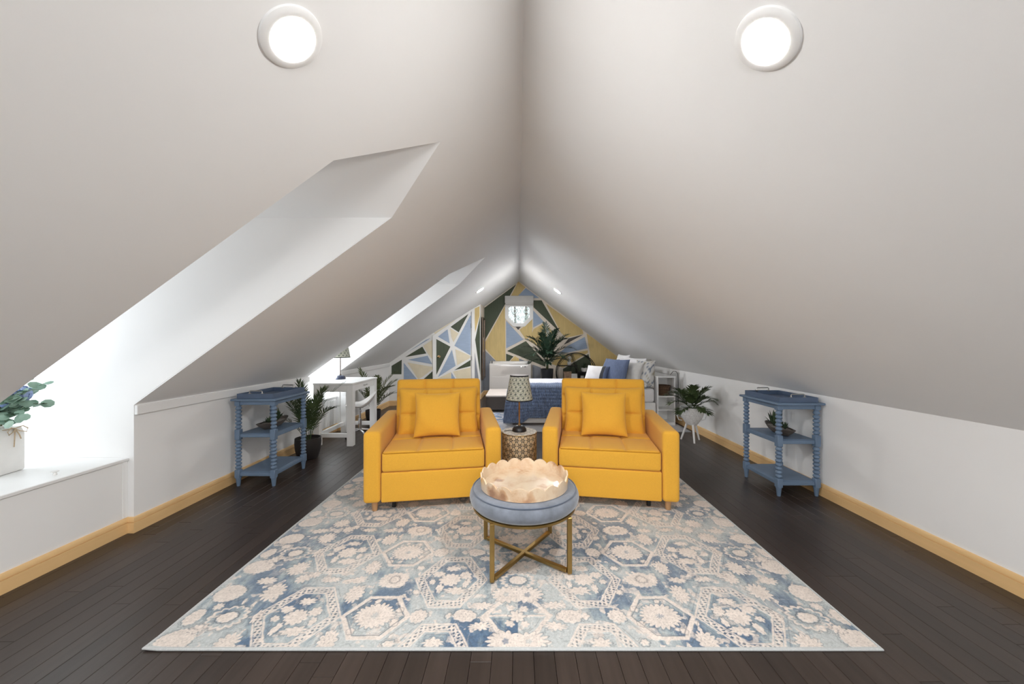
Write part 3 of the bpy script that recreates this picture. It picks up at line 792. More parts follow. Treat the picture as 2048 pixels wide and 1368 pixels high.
    f = flower(.0, 1.643, .034, 8, .35, 1.2, 1); cream = uni(cream, f); dark = np.maximum(dark, .8 * np.exp(-((f - .004) / .0025) ** 2))
    f = flower(.0, 1.89, .040, 12, .1, 1.15, .8); cream = uni(cream, f); dark = np.maximum(dark, np.exp(-((f - .005) / .003) ** 2))
    f = flower(.0, 1.89, .075, 14, .2, 1.15, .8); cream = uni(cream, np.abs(f) - .008)
    hollow = uni(hollow, flower(.05, 1.643 + .14, .016, 5, .4)); hollow = uni(hollow, flower(.05, 1.643 - .14, .016, 5, .4))
    # border: medallions and plump leaves
    f = flower(1.305, 1.632, .036, 12, .08, 1.15, .9); cream = uni(cream, f); dark = np.maximum(dark, np.exp(-((f - .005) / .0032) ** 2))
    f = flower(1.305, 1.632, .072, 14, .18, 1.15, .95); cream = uni(cream, np.abs(f) - .006); dark = np.maximum(dark, .7 * np.exp(-((f - .010) / .003) ** 2))
    for (cx, cy, r, n, a, ex, ey) in ((1.42, 1.79, .075, 21, .07, .95, .82), (1.425, 1.505, .078, 21, .07, .95, .82), (1.46, 1.635, .044, 11, .12, .85, 1.1), (1.205, 1.80, .062, 13, .35, .9, 1), (1.20, 1.49, .058, 13, .35, .9, 1),
                                      (1.40, 1.70, .026, 8, .4, 1, 1), (1.385, 1.57, .03, 8, .4, 1.2, .9), (1.30, 1.885, .040, 10, .4, 1.3, .8), (1.175, 1.64, .03, 6, .4, .6, 1.5), (1.12, 1.90, .04, 9, .4, 1, 1)):
        f = flower(cx, cy, r, n, a, ex, ey); cream = uni(cream, f); dark = np.maximum(dark, .8 * np.exp(-((f - .0045) / .0026) ** 2) * (fine > .42))
    # echo line round the blossoms and fine scrolling lines over the field
    echo = np.exp(-((cream - .0125) / .0022) ** 2) * (fbm(X, Y, .06, 23, 2) > .46)
    dark = np.maximum(dark, .55 * echo)
    sc = fbm(X + .3, Y + .9, .085, 27, 3); sc2 = fbm(X + 1.7, Y + .2, .050, 29, 2)
    scrol = np.exp(-((sc - .5) / .010) ** 2) + .8 * np.exp(-((sc2 - .5) / .016) ** 2)
    patchy = fbm(X, Y, .18, 37, 2)
    dark = np.maximum(dark, .55 * np.clip(scrol, 0, 1) * (cream > .004) * (patchy > .5))
    lines2 = np.clip(scrol, 0, 1) * (cream > .004) * (patchy <= .5)
    leafy = fbm(X + 4, Y + 2, .034, 45, 2) + .25 * (fbm(X, Y, .2, 47, 2) - .5)
    cream = np.where(leafy > .68, np.minimum(cream, -.001), cream)
    vein = (np.abs(np.sin(x * 190 + 4 * fine) * np.sin(y * 170 + 3 * fine)) > .90) & (cream < -.008)
    dark = np.where(vein, np.maximum(dark, .35), dark)
    # tendrils
    q = np.abs(np.sin(x * 21 + 2.2 * np.sin(y * 16)) * .5 + np.sin(y * 25.4 + 1.7 * np.sin(x * 19)) * .5)
    ten = np.exp(-(q / .045) ** 2) * (fbm(X, Y, .2, 33) > .50)
    # colours
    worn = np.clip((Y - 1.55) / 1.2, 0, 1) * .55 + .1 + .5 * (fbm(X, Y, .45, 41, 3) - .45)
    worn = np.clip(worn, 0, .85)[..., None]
    streak = fbm(X * 3.2, Y * .8 + X * .6, .10, 51, 4); patch = fbm(X, Y, .22, 61, 3)
    g = np.clip((patch - .5) * 3.8 + .62 + (streak - .5) * 1.5, 0, 1)[..., None]
    deep = np.array([.085, .145, .235]); mid = np.array([.27, .335, .375]); pale = np.array([.47, .50, .50])
    field = np.where(g < .5, deep + (mid - deep) * g * 2, mid + (pale - mid) * (g - .5) * 2)
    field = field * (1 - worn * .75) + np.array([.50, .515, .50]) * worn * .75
    cr = np.array([.68, .61, .555]) * (.90 + .2 * fbm(X, Y, .05, 71, 3))[..., None]
    cm = np.clip(.5 - (cream + (fine - .5) * .006) / .0045, 0, 1)
    hm = np.clip(.5 - hollow / .004, 0, 1)
    cm = cm * (1 - .65 * hm)
    col = field * (1 - cm[..., None]) + cr * cm[..., None]
    col = col * (1 - .35 * (ten * (1 - cm))[..., None]) + np.array([.5, .47, .45]) * .35 * (ten * (1 - cm))[..., None]
    l2 = (.45 * lines2 * (1 - cm))[..., None]; col = col * (1 - l2) + np.array([.62, .58, .54]) * l2
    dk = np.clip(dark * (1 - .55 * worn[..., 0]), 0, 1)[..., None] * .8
    col = col * (1 - dk) + np.array([.085, .095, .115]) * dk
    spk = (fbm(X, Y, .006, 81, 2) - .5)[..., None]
    col = col * (1 + .35 * spk)
    return np.clip(col, 0, 1), cm
RX0, RX1, RY0, RY1 = -1.515, 1.4745, 1.466, 3.56
nx, ny = 1050, 440
xs = np.linspace(RX0, RX1, nx); tt = np.linspace(0, 1, ny); ysr = RY0 + (RY1 - RY0) * (tt * .42 + tt ** 2.1 * .58)
GX, GY = np.meshgrid(xs, ysr)
colr, cmr = rug_pattern(GX, GY)
edge = np.minimum(np.minimum(GX - RX0, RX1 - GX), np.minimum(GY - RY0, RY1 - GY))
binding = edge < .009
colr[binding] = np.array([.50, .52, .52])
gz = .0085 + .0012 * cmr - .003 * np.exp(-(edge / .004) ** 2)
lift = .007 * np.exp(-(((GX - RX0) / .05) ** 2 + ((GY - RY0) / .05) ** 2))
rug = thing('area_rug', 'large cream and blue hexagon patterned area rug under the two yellow armchairs', 'rug', ((RX0 + RX1) / 2, (RY0 + RY1) / 2, 0))
P = np.stack([GX - rug.location[0], GY - rug.location[1], gz + lift], -1)
grid_obj('pile', P, 'rug', rug, colr)
# backing and bound edge below the pile
ring_pts = [(RX0, RY0), (RX1, RY0), (RX1, RY1), (RX0, RY1)]
bb = B(); hx, hy = (RX1 - RX0) / 2, (RY1 - RY0) / 2
bb.span(-hx + .004, hx - .004, -hy + .004, hy - .004, .0008, .0055)
M['rug_edge'] = surf('rug_binding', (0.50, 0.52, 0.52), 0.9, var=0.08, scale=120, bstr=0.4, bscale=400)
bb.tube([(-hx, -hy, .011), (-hx + .06, -hy, .0068), (hx, -hy, .0055), (hx, hy, .0055), (-hx, hy, .0055), (-hx, -hy + .06, .0068)], .0052, 8, None, True)
bb.build('binding', 'rug_edge', rug)

# ================================================================== ARMCHAIRS
def seam_fn(xs_, ys_, axis, depth, width, puff, half):
    """dips along seams on the face looking down the given axis"""
    u, v, w = {'z': (0, 1, 2), 'y': (0, 2, 1)}[axis]; sgn = 1 if axis == 'z' else -1
    cu = sorted([-half[u]] + list(xs_) + [half[u]]); cv = sorted([-half[v]] + list(ys_) + [half[v]])
    def cell(c, t):
        for a, b in zip(c, c[1:]):
            if a <= t <= b: return math.sin(math.pi * min(1, max(0, (t - a) / (b - a)))) ** .5
        return 0
    def fn(p, base):
        if base[w] * sgn < half[w] * .999: return p
        d = 0
        for s in xs_: d = max(d, math.exp(-((p[u] - s) / width) ** 2))
        for s in ys_: d = max(d, math.exp(-((p[v] - s) / width) ** 2))
        p[w] += sgn * (puff * cell(cu, p[u]) * cell(cv, p[v]) - depth * d)
        return p
    return fn
def armchair(label):
    t = thing('armchair', label, 'armchair', group='mustard yellow armchairs')
    # local: front at -y
    soft_box('base_panel', (.377, .42, .108), .012, 'yellow', t, (12, 6, 4)).location = (0, -.035, .180)
    h = (.374, .36, .072)
    s = soft_box('seat_cushion', h, .022, 'yellow', t, (60, 44, 4), seam_fn((-.125, .125), (.0,), 'z', .011, .009, .012, h)); s.location = (0, -.095, .362)
    b = B(); pz = .362 + .067
    b.tube([(-.368, -.30, pz), (-.366, -.44, pz), (-.355, -.453, pz), (.355, -.453, pz), (.366, -.44, pz), (.368, -.30, pz)], .0038, 6); b.build('piping', 'yellow_seam', s).location = (0, .095, -.362)
    h = (.380, .075, .29)
    s = soft_box('backrest', h, .03, 'yellow', t, (60, 4, 50), seam_fn((-.127, .127), (.135, -.05), 'y', .012, .009, .014, h)); s.location = (0, .275, .60); s.rotation_euler = (R(-10), 0, 0)
    h = (.345, .055, .205)
    def drawn(p, base, f=seam_fn((-.11, .11), (-.02,), 'y', .012, .009, .024, h)):
        p = f(p, base); k = (abs(p.x) / .345) ** 3 * (abs(p.z) / .205) ** 3
        p.y *= 1 - .35 * max(abs(p.x) / .345, abs(p.z) / .205) ** 6; p.x *= 1 + .05 * k - .03 * (1 - (p.z / .205) ** 2) * abs(p.x) / .345; p.z += .014 * k * (1 if p.z > 0 else -1)
        return p
    s = soft_box('back_cushion', h, .04, 'yellow', t, (56, 4, 36), drawn); s.location = (0, .135, .617); s.rotation_euler = (R(-14), 0, 0)
    for sx in (-1, 1):
        def armf(p, base):
            if p.z > .05: p.x += 0; p.z += .004 * math.cos(p.x / .062 * 1.4) - .0
            return p
        soft_box('arm', (.061, .445, .258), .028, 'yellow', t, (5, 14, 8), armf).location = (sx * .441, -.012, .328)
        B().lathe([(.017, 0), (.019, .004), (.024, .072)], 16, Matrix.Translation((sx * .43, -.40, 0))).build('foot', 'beech', t)
        B().lathe([(.017, 0), (.019, .004), (.024, .072)], 16, Matrix.Translation((sx * .43, .38, 0))).build('foot', 'beech', t)
        B().lathe([(.014, 0), (.016, .003), (.016, .074)], 12, Matrix.Translation((sx * .30, -.36, 0))).build('inner_foot', 'black_plastic', t)
    B().span(-.502, -.499, -.40, -.388, .36, .40).build('care_tag', 'linen_white', t, 0)
    return t
ch1 = armchair('mustard yellow armchair on the side of the white desk'); ch1.location = (-.694, 3.134, .010); ch1.rotation_euler = (0, 0, R(9.2))
ch2 = copy_tree(ch1); ch2['label'] = 'mustard yellow armchair on the side of the bed pillows'; ch2.location = (.752, 3.152, .010); ch2.rotation_euler = (0, 0, R(-9.2))
for ch, lab in ((ch1, 'small square mustard pillow on the armchair by the white desk'), (ch2, 'small square mustard pillow on the armchair by the bed pillows')):
    o = pillow('throw_pillow', .385, .375, .13, 'yellow', None, 24, .014, seed=3 if ch is ch1 else 8)
    tag(o, lab, 'pillow', 'small mustard pillows')
    o.matrix_world = Matrix.Translation(ch.location) @ Matrix.Rotation(ch.rotation_euler.z, 4, 'Z') @ Matrix.Translation((.0 if ch is ch1 else -.01, -.045, .625)) @ Matrix.Rotation(R(-19), 4, 'X')

# ================================================================== OTTOMAN AND TRAY
ot = thing('ottoman', 'round grey blue velvet ottoman on gold crossed legs', 'ottoman', (.036, 2.105, .010), R(9.6))
prof = [(.0, .318), (.27, .318), (.292, .322), (.308, .338), (.314, .360), (.311, .382), (.302, .397), (.294, .402)]
B().lathe(prof, 64, None, False).build('cushion_side', 'velvet', ot, 60)
B().lathe([(.294, .402), (.29, .406), (.27, .4125), (.2, .416), (.0, .4165)], 64, None, False).build('cushion_top', 'velvet', ot, 60)
B().tube([(.2965 * math.cos(2 * math.pi * k / 72), .2965 * math.sin(2 * math.pi * k / 72), .4035) for k in range(72)], .0038, 8, None, True).build('piping', 'velvet_dark', ot)
B().lathe([(.272, .302), (.292, .302), (.296, .306), (.296, .316), (.292, .319), (.272, .319)], 64, None, False).build('ring_frame', 'gold', ot, 40)
L = .207
for sx in (-1, 1):
    for sy in (-1, 1):
        B().box((sx * L, sy * L, .156), (.024, .024, .300), .003, None).build('leg', 'gold', ot)
for a in (45, -45):
    B().box((0, 0, .016 if a > 0 else .0155), (.586 - .03, .024, .02), .003, Matrix.Rotation(R(a), 4, 'Z')).build('cross_bar', 'gold', ot)
tr = thing('scalloped_tray', 'round pale burl wood tray with scalloped rim on the ottoman', 'tray', (.036, 2.105, .4265), R(4))
NS = 18
def rimh(a): return .050 + .022 * abs(math.cos(a * NS / 2)) ** .8
n = 288; vs, fs = [], []
for k in range(n):
    a = 2 * math.pi * k / n; h = rimh(a); c, s = math.cos(a), math.sin(a)
    for (r, z) in ((.236, .009), (.244, h - .001), (.2485, h + .001), (.253, h - .001), (.252, .0)): vs.append((r * c, r * s, z))
for k in range(n):
    j = (k + 1) % n
    for q in range(4): fs.append((k * 5 + q, j * 5 + q, j * 5 + q + 1, k * 5 + q + 1))
    fs.append((k * 5 + 4, j * 5 + 4, j * 5, k * 5))
B().raw(vs, fs).build('rim', 'burl', tr, 50)
B().lathe([(.0, .0), (.240, .0), (.240, .0095), (.0, .0095)], 96, None, False).build('tray_floor', 'burl', tr)

# ================================================================== DRUM TABLE
dt = thing('drum_table', 'gold and cream inlaid drum side table between the yellow armchairs', 'side table', (.012, 3.30, .010))
na, nz = 420, 120; rr = .157; ht = .425
A, Z = np.meshgrid(np.linspace(0, 2 * math.pi, na), np.linspace(0, ht, nz))
def leafmask(u, v, cell):
    """flowers of six pointed leaves on a hexagonal grid"""
    best = np.full(u.shape, 9.)
    for (ox, oy) in ((0, 0), (.5, .8660254)):
        i = (u / cell - ox); j = (v / cell - oy) / 1.7320508
        dx = (i - np.round(i)) * cell; dy = (j - np.round(j)) * 1.7320508 * cell
        r = np.hypot(dx, dy) / (cell * .5); th = np.arctan2(dy, dx)
        q = np.abs(((th + math.pi / 6) % (math.pi / 3)) - math.pi / 6)
        wid = .26 * np.sin(np.clip((r - .12) / .86, 0, 1) * math.pi)
        best = np.minimum(best, r * np.sin(q) - wid * .62)
    return best
d = leafmask(A * rr, Z, .055)
mk = np.clip(.5 - d / .12, 0, 1)[..., None]
tone = fbm(A * rr, Z, .03, 5)[..., None]
colr = (np.array([.56, .43, .27]) * (.8 + .5 * tone)) * (1 - mk) + np.array([.022, .024, .022]) * mk
rim = np.exp(-((d - .12) / .06) ** 2)[..., None]; colr = colr * (1 - .5 * rim) + np.array([.66, .58, .44]) * .5 * rim
rad = rr - .004 * mk[..., 0]
grid_obj('drum_side', np.stack([rad * np.cos(A), rad * np.sin(A), Z], -1), 'inlay', dt, colr)
Rr, A2_ = np.meshgrid(np.linspace(0.0, rr + .002, 60), np.linspace(0, 2 * math.pi, 160))
d = leafmask(Rr * np.cos(A2_), Rr * np.sin(A2_), .055); mk = np.clip(.5 - d / .12, 0, 1)[..., None]
colr = np.array([.68, .63, .55]) * (1 - .75 * mk) + np.array([.20, .18, .14]) * .75 * mk
zt = ht + .006 - .006 * np.clip((Rr - rr + .006) / .008, 0, 1) ** 2
grid_obj('drum_top', np.stack([Rr * np.cos(A2_), Rr * np.sin(A2_), zt], -1), 'inlay', dt, colr)
B().tube([((rr + .001) * math.cos(k * math.pi / 40), (rr + .001) * math.sin(k * math.pi / 40), ht - .002) for k in range(80)], .0035, 6, None, True).build('top_edge', 'gold', dt)

# ================================================================== TABLE LAMPS
def table_lamp(label, base_mat, pole_mat):
    t = thing('table_lamp', label, 'lamp', group='lamps with printed shades')
    B().lathe([(.0, .0), (.064, .0), (.066, .004), (.062, .022), (.050, .040), (.030, .051), (.012, .055), (.0, .055)], 32, None, False).build('base', base_mat, t, 50)
    B().lathe([(.013, .054), (.013, .062), (.0065, .066), (.0065, .30), (.010, .305), (.010, .34), (.0, .34)], 16, None, False).build('pole', pole_mat, t)
    na, nz = 520, 150
    A, Z = np.meshgrid(np.linspace(0, 2 * math.pi, na), np.linspace(0, 1, nz))
    rad = .122 + (.083 - .122) * Z; z = .282 + .226 * Z
    u = A * 7.5 / math.pi; v = Z * 3.6
    p, q = u + v, u - v                                    # diagonal lattice
    def cellxy(p, q): return p % 1 - .5, q % 1 - .5
    dx, dy = cellxy(p, q); r = np.hypot(dx, dy); th = np.arctan2(dy, dx)
    base = np.array([.50, .49, .38]); sage = np.array([.20, .23, .18]); dark = np.array([.05, .055, .055]); wht = np.array([.76, .74, .66])
    c = np.zeros(A.shape + (3,)) + base
    nn = fbm(A * .1 * 11, Z * .226 * 11, .12, 3, 3)
    c[nn > .5] = (base + sage) / 2
    c[np.minimum(np.abs(dx - .5) % 1, np.abs(dy - .5) % 1) < .045] = sage
    ex, ey = cellxy(p + .5, q + .5); r2 = np.hypot(ex, ey); t2 = np.arctan2(ey, ex)
    c[(r2 < .40 * np.abs(np.cos(2 * t2 + .785)) ** .8) & (r2 > .07)] = dark
    c[(r2 < .30 * np.abs(np.cos(2 * t2 + .785)) ** 1.2) & (r2 > .10)] = wht
    c[(r < .40 * np.abs(np.cos(2 * th)) ** 1.1)] = wht
    c[(r < .42 * np.abs(np.cos(2 * th)) ** 6)] = sage
    c[(r < .34 * np.abs(np.sin(2 * th)) ** 1.6)] = dark
    c[r < .09] = dark
    trim = (Z < .035) | (Z > .95); c[trim] = np.array([.012, .012, .014])
    grid_obj('shade', np.stack([rad * np.cos(A), rad * np.sin(A), z], -1), 'shade', t, c)
    B().lathe([(.0825, .5065), (.0815, .508), (.1205, .283), (.1215, .282)], 64, None, False).build('shade_lining', 'linen_white', t, 30)
    b = B()
    for q in range(3):
        a = q * 2.094; b.tube([(0, 0, .335), (.085 * math.cos(a), .085 * math.sin(a), .49)], .0015, 5)
    b.build('shade_support', 'steel', t)
    return t
lamp1 = table_lamp('table lamp with black base and printed shade on the gold drum table', 'black', 'brass'); lamp1.location = (.012, 3.30, .010 + ht + .006)
cord = []
for k in range(12): cord.append((.0 - .055 - .012 * k, -.01 + .02 * math.sin(k * .5), .003))
B().tube(cord[:8], .0025, 6).build('cord', 'black_plastic', lamp1)
lamp2 = table_lamp('table lamp with navy base and printed shade on the white desk', 'navy_glaze', 'bronze'); lamp2.location = (-2.352, 4.80, .760)

# ================================================================== SPOOL TABLES, TRAYS, PLANTERS
def spool_table(label, tray_label, x0, x1, y0, y1):
    """leg centres; tiers at .10, .44 and .75"""
    cx, cy = (x0 + x1) / 2, (y0 + y1) / 2; hx, hy = (x1 - x0) / 2, (y1 - y0) / 2
    t = thing('spool_table', label, 'side table', (cx, cy, 0), 0, 'blue spool leg tables')
    prof = [(.013, 0), (.014, .004), (.020, .062), (.022, .066), (.0225, .072)]
    def beads(z0, z1, n):
        out = []
        for k in range(n):
            a = z0 + (z1 - z0) * k / n; b = z0 + (z1 - z0) * (k + 1) / n
            for q in range(6):
                tq = q / 6; out.append((.0125 + .0125 * math.sin(math.pi * tq) ** .8, a + (b - a) * tq))
        return out
    prof += [(.021, .075), (.021, .076)]
    up1 = [(.016, .145)] + beads(.147, .395, 8) + [(.016, .398), (.021, .402)]
    up2 = [(.021, .492), (.016, .497)] + beads(.498, .690, 6) + [(.016, .692), (.021, .696), (.021, .705)]
    for sx in (-1, 1):
        for sy in (-1, 1):
            m = Matrix.Translation((sx * hx, sy * hy, 0)); b = B()
            b.lathe(prof, 16, m); b.lathe(up1, 16, m); b.lathe(up2, 16, m)
            b.box((0, 0, .108), (.044, .044, .072), .004, m); b.box((0, 0, .447), (.044, .044, .092), .004, m); b.box((0, 0, .718), (.044, .044, .040), .003, m)
            b.build('leg', 'navy_blue', t, 40)
    for z in (.112, .448):
        sh = B().box((0, 0, z), (2 * hx - .01, 2 * hy - .01, .018), .003).build('shelf', 'navy_blue', t, 30)
        for s in (-1, 1):
            B().box((0, s * hy, z - .010), (2 * hx - .04, .022, .03), .003).build('shelf_rail', 'navy_blue', sh, 30)
            B().box((s * hx, 0, z - .010), (.022, 2 * hy - .04, .03), .003).build('shelf_rail', 'navy_blue', sh, 30)
    b = B()
    for s in (-1, 1):
        b.box((0, s * hy, .722), (2 * hx - .04, .024, .034), .002); b.box((s * hx, 0, .722), (.024, 2 * hy - .04, .034), .002)
    b.build('apron', 'navy_blue', t, 30)
    B().box((0, 0, .750), (2 * hx + .085, 2 * hy + .085, .019), .006, None, 2).build('top', 'navy_blue', t, 30)
    # serving tray on top
    tr = thing('serving_tray', tray_label, 'tray', (cx, cy, .7596), 0, 'deep blue wooden trays')
    wx, wy, th, hh = hx * 2 + .01, hy * 2 + .03, .010, .042
    B().box((0, 0, .004), (wx - .002, wy - .002, .008), .002).build('tray_floor', 'tray_blue', tr, 30)
    b = B()
    for s in (-1, 1):
        b.box((s * (wx / 2 - th / 2), 0, hh / 2), (th, wy, hh), .0015); b.box((0, s * (wy / 2 - th / 2), hh / 2), (wx - 2 * th, th, hh), .0015)
    b.build('tray_wall', 'tray_blue', tr, 30)
    for s in (-1, 1):
        y = s * (wy / 2 - .012); b = B()
        b.tube([(-.055, y, hh - .006), (-.055, y, hh + .018), (-.048, y, hh + .024), (.048, y, hh + .024), (.055, y, hh + .018), (.055, y, hh - .006)], .0045, 8)
        b.box((-.055, y, hh - .002), (.02, .016, .010), .002); b.box((.055, y, hh - .002), (.02, .016, .010), .002)
        b.build('handle', 'steel', tr, 40)
    return t
spool_table('dusty blue spool leg side table standing by the wall near the white desk', 'deep blue tray with metal handles on the spool table near the white desk', -2.428, -2.122, 3.150, 3.585)
spool_table('dusty blue spool leg side table standing by the wall near the white basket palm', 'deep blue tray with metal handles on the spool table near the basket palm', 2.118, 2.424, 2.945, 3.362)

def boat_planter(x, y, z, rz, label, seed, heads):
    t = thing('boat_planter', label, 'planter', (x, y, z), rz, 'boat shaped succulent planters'); t.scale = (1.12, 1.15, 1.25)
    na, nr = 40, 7; vs, fs = [], []
    prof = [(.30, .0), (.55, .006), (.85, .026), (1.0, .046), (.95, .048), (.80, .030), (.0, .026)]
    for k in range(na):
        a = 2 * math.pi * k / na; c, s = math.cos(a), math.sin(a)
        lx = .165 * c * (1 + .12 * abs(c) ** 4); wy = .060 * s
        for (r, zz) in prof: vs.append((lx * r, wy * r, zz + (.012 * abs(c) ** 3 if r > .7 else 0)))
    m = len(prof)
    for k in range(na):
        j = (k + 1) % na
        for q in range(m - 1): fs.append((k * m + q, j * m + q, j * m + q + 1, k * m + q + 1))
    fs.append(tuple(k * m for k in range(na)))
    B().raw(vs, fs).build('bowl', 'stone_dark', t, 50)
    # pale pebble filling
    vs = []; fs = []
    for k in range(32):
        a = 2 * math.pi * k / 32; vs.append((.142 * math.cos(a), .050 * math.sin(a), .041))
    vs.append((0, 0, .048)); fs = [(k, (k + 1) % 32, 32) for k in range(32)]
    B().raw(vs, fs).build('gravel', 'stone', t, 0)
    rg = random.Random(seed)
    for (px_, py_, r, n, up) in heads:
        b = B()
        for k in range(n):
            a = k * 2.39996; e = R(75 - 62 * (k / n) if up < .5 else 85 - 45 * (k / n)); l = r * rg.uniform(.75, 1.1)
            d = Vector((math.cos(a) * math.cos(e), math.sin(a) * math.cos(e), math.sin(e))); sd = Vector((-math.sin(a), math.cos(a), 0)); nrm = d.cross(sd)
            p0 = Vector((px_, py_, .046)); wd = r * (.20 if up < .5 else .13)
            q = [p0 + sd * wd * .5, p0 - sd * wd * .5, p0 + d * l * .55 + sd * wd, p0 + d * l * .55 - sd * wd, p0 + d * l, p0 + d * l * .5 - nrm * wd * .6]
            b.raw([tuple(v) for v in q], [(0, 1, 5), (0, 5, 2), (1, 3, 5), (2, 5, 4), (3, 4, 5), (0, 2, 3, 1), (2, 4, 3)])
        b.build('succulent', 'succulent', t, 60)
    return t
boat_planter(-2.275, 3.365, .4575, R(90), 'boat shaped bowl of dry moss and succulents on the table near the desk', 2, [(-.05, .0, .045, 16, .2), (.06, 0, .085, 14, 1), (0, .01, .035, 14, .2), (.02, -.02, .05, 12, 1)])
boat_planter(2.262, 3.135, .4575, R(82), 'boat shaped bowl of upright succulents on the table near the basket palm', 5, [(-.07, .0, .05, 14, 1), (.01, 0, .06, 16, .2), (.075, .0, .10, 12, 1), (.045, .015, .075, 10, 1)])

# ================================================================== PALMS
def frond_mesh(b, base, az, e0, length, droop, nl, ll, lw, rg, start=.22, bare=.0025, fold=.35):
    az_v = Vector((math.cos(az), math.sin(az), 0)); side = Vector((-math.sin(az), math.cos(az), 0)); up = Vector((0, 0, 1))
    N = 14; pts = [Vector(base)]; dirs = []
    for k in range(N):
        t = (k + .5) / N; e = e0 - droop * t ** 1.6
        d = az_v * math.cos(e) + up * math.sin(e); dirs.append(d); pts.append(pts[-1] + d * (length / N))
    dirs.append(dirs[-1])
    b.tube(pts, [bare * (1.3 - .95 * k / N) for k in range(N + 1)], 5)
    for k in range(nl):
        t = start + (1 - start) * (k + .5) / nl
        f = t * N; i = min(N - 1, int(f)); p = pts[i].lerp(pts[i + 1], f - i); d = dirs[i]; nrm = side.cross(d).normalized() * -1
        if nrm.z < 0: nrm = -nrm
        for s in (-1, 1):
            l = ll * (math.sin(math.pi * (.12 + .80 * (t - start) / (1 - start))) ** .7) * rg.uniform(.85, 1.1)
            ang = R(62 - 38 * t) + rg.uniform(-.08, .08)
            v = (d * math.cos(ang) + side * s * math.sin(ang) + nrm * fold * rg.uniform(.3, 1)).normalized()
            w = v.cross(nrm).normalized() * lw * .5; mid = p + v * l * .45; tip = p + v * l - up * l * .16
            b.raw([tuple(x) for x in (p + w * .35, p - w * .35, mid + w, mid - w, tip)], [(0, 1, 3, 2), (2, 3, 4)])
def palm(t, mat, base_z, specs, seed, lo=None, hi=None):
    """lo / hi: (x, y) limits of the free space round the plant, so fronds bend along a wall instead of passing through it"""
    rg = random.Random(seed); ox, oy = t.location.x, t.location.y
    for (az, e0, length, droop, nl, ll, lw) in specs:
        b = B(); a = R(az); frond_mesh(b, (.02 * math.cos(a), .02 * math.sin(a), base_z), a, R(e0), length, R(droop), nl, ll, lw, rg)
        for v in b.bm.verts:
            for ax, o_ in ((0, ox), (1, oy)):
                if lo and lo[ax] is not None and v.co[ax] + o_ < lo[ax] + .10:
                    e = lo[ax] + .10 - v.co[ax] - o_; v.co[ax] = lo[ax] + .10 - .09 * (1 - math.exp(-e / .09)) - o_
                if hi and hi[ax] is not None and v.co[ax] + o_ > hi[ax] - .10:
                    e = v.co[ax] + o_ - hi[ax] + .10; v.co[ax] = hi[ax] - .10 + .09 * (1 - math.exp(-e / .09)) - o_
        b.build('frond', mat, t, 0, recalc=False)
def pot(t, prof, mat, soil_z, soil_r, n=40):
    p = B().lathe(prof, n, None, False).build('pot', mat, t, 50)
    B().lathe([(.0, soil_z), (soil_r, soil_z - .004), (soil_r, soil_z - .02)], 24, None, False).build('soil', 'soil', t)
    return p
rg = random.Random(21)
# tall palm by the spool table
t = thing('potted_palm', 'tall feathery palm in a round black pot beside the blue spool table', 'plant', (-2.262, 3.905, 0))
pot(t, [(.0, .0), (.085, .0), (.098, .01), (.122, .10), (.128, .17), (.125, .222), (.118, .222), (.116, .19), (.0, .185)], 'pot_black', .197, .116)
palm(t, 'palm', .19, [(200, 80, .62, 35, 26, .17, .014), (250, 76, .70, 55, 28, .18, .014), (310, 74, .66, 60, 28, .18, .014), (20, 78, .72, 45, 28, .17, .014), (80, 80, .60, 40, 24, .16, .014),
      (140, 74, .50, 40, 24, .15, .014), (285, 66, .52, 50, 24, .17, .014), (340, 68, .56, 60, 24, .17, .014), (225, 64, .56, 70, 24, .17, .014), (265, 86, .66, 18, 26, .17, .014), (0, 84, .58, 25, 26, .16, .014), (180, 82, .52, 20, 22, .13, .014)], 5, (XL + .02, 3.635), (None, 4.31))
# palm beyond the desk
t = thing('potted_palm', 'olive green palm in a black pot beyond the white desk', 'plant', (-2.285, 5.72, 0))
pot(t, [(.0, .0), (.085, .0), (.095, .008), (.112, .10), (.114, .18), (.107, .18), (.105, .155), (.0, .15)], 'pot_black', .160, .105)
palm(t, 'palm_olive', .155, [(a, e, l, dr, 22, .16, .018) for a, e, l, dr in ((0, 76, .72, 38), (40, 70, .60, 45), (300, 74, .70, 40), (330, 66, .66, 60), (250, 78, .74, 25), (200, 80, .55, 20), (280, 62, .52, 45), (350, 58, .50, 50), (90, 76, .55, 30), (225, 68, .58, 40))], 6, (XL + .02, 5.14))
# small palm in a white basket on legs
t = thing('potted_palm', 'bushy palm in a white woven basket planter on three legs', 'plant', (2.198, 4.585, 0))
prof = []
for k in range(25):
    q = k / 24; prof.append((.060 + .082 * math.sin(q * math.pi * .62) + .0035 * math.sin(q * 24 * math.pi), .205 + .225 * q))
B().lathe([(.0, .205)] + prof + [(prof[-1][0] - .01, .43), (.105, .40), (.0, .395)], 40, None, False).build('basket', 'wicker_white', t, 60)
B().lathe([(.0, .408), (.118, .404), (.118, .39)], 24, None, False).build('soil', 'soil', t)
for k, a in enumerate((258, 142, 22)):
    c, s = math.cos(R(a)), math.sin(R(a)); B().tube([(.085 * c * 1.5, .085 * s * 1.5, 0), (.055 * c, .055 * s, .225)], [.010, .015], 10).build('leg', 'white_paint', t)
for s in (-1, 1):
    B().tube([(s * .128, 0, .385), (s * .172, 0, .37), (s * .185, 0, .315), (s * .165, 0, .268), (s * .125, 0, .262)], .006, 8).build('handle', 'wicker_white', t)
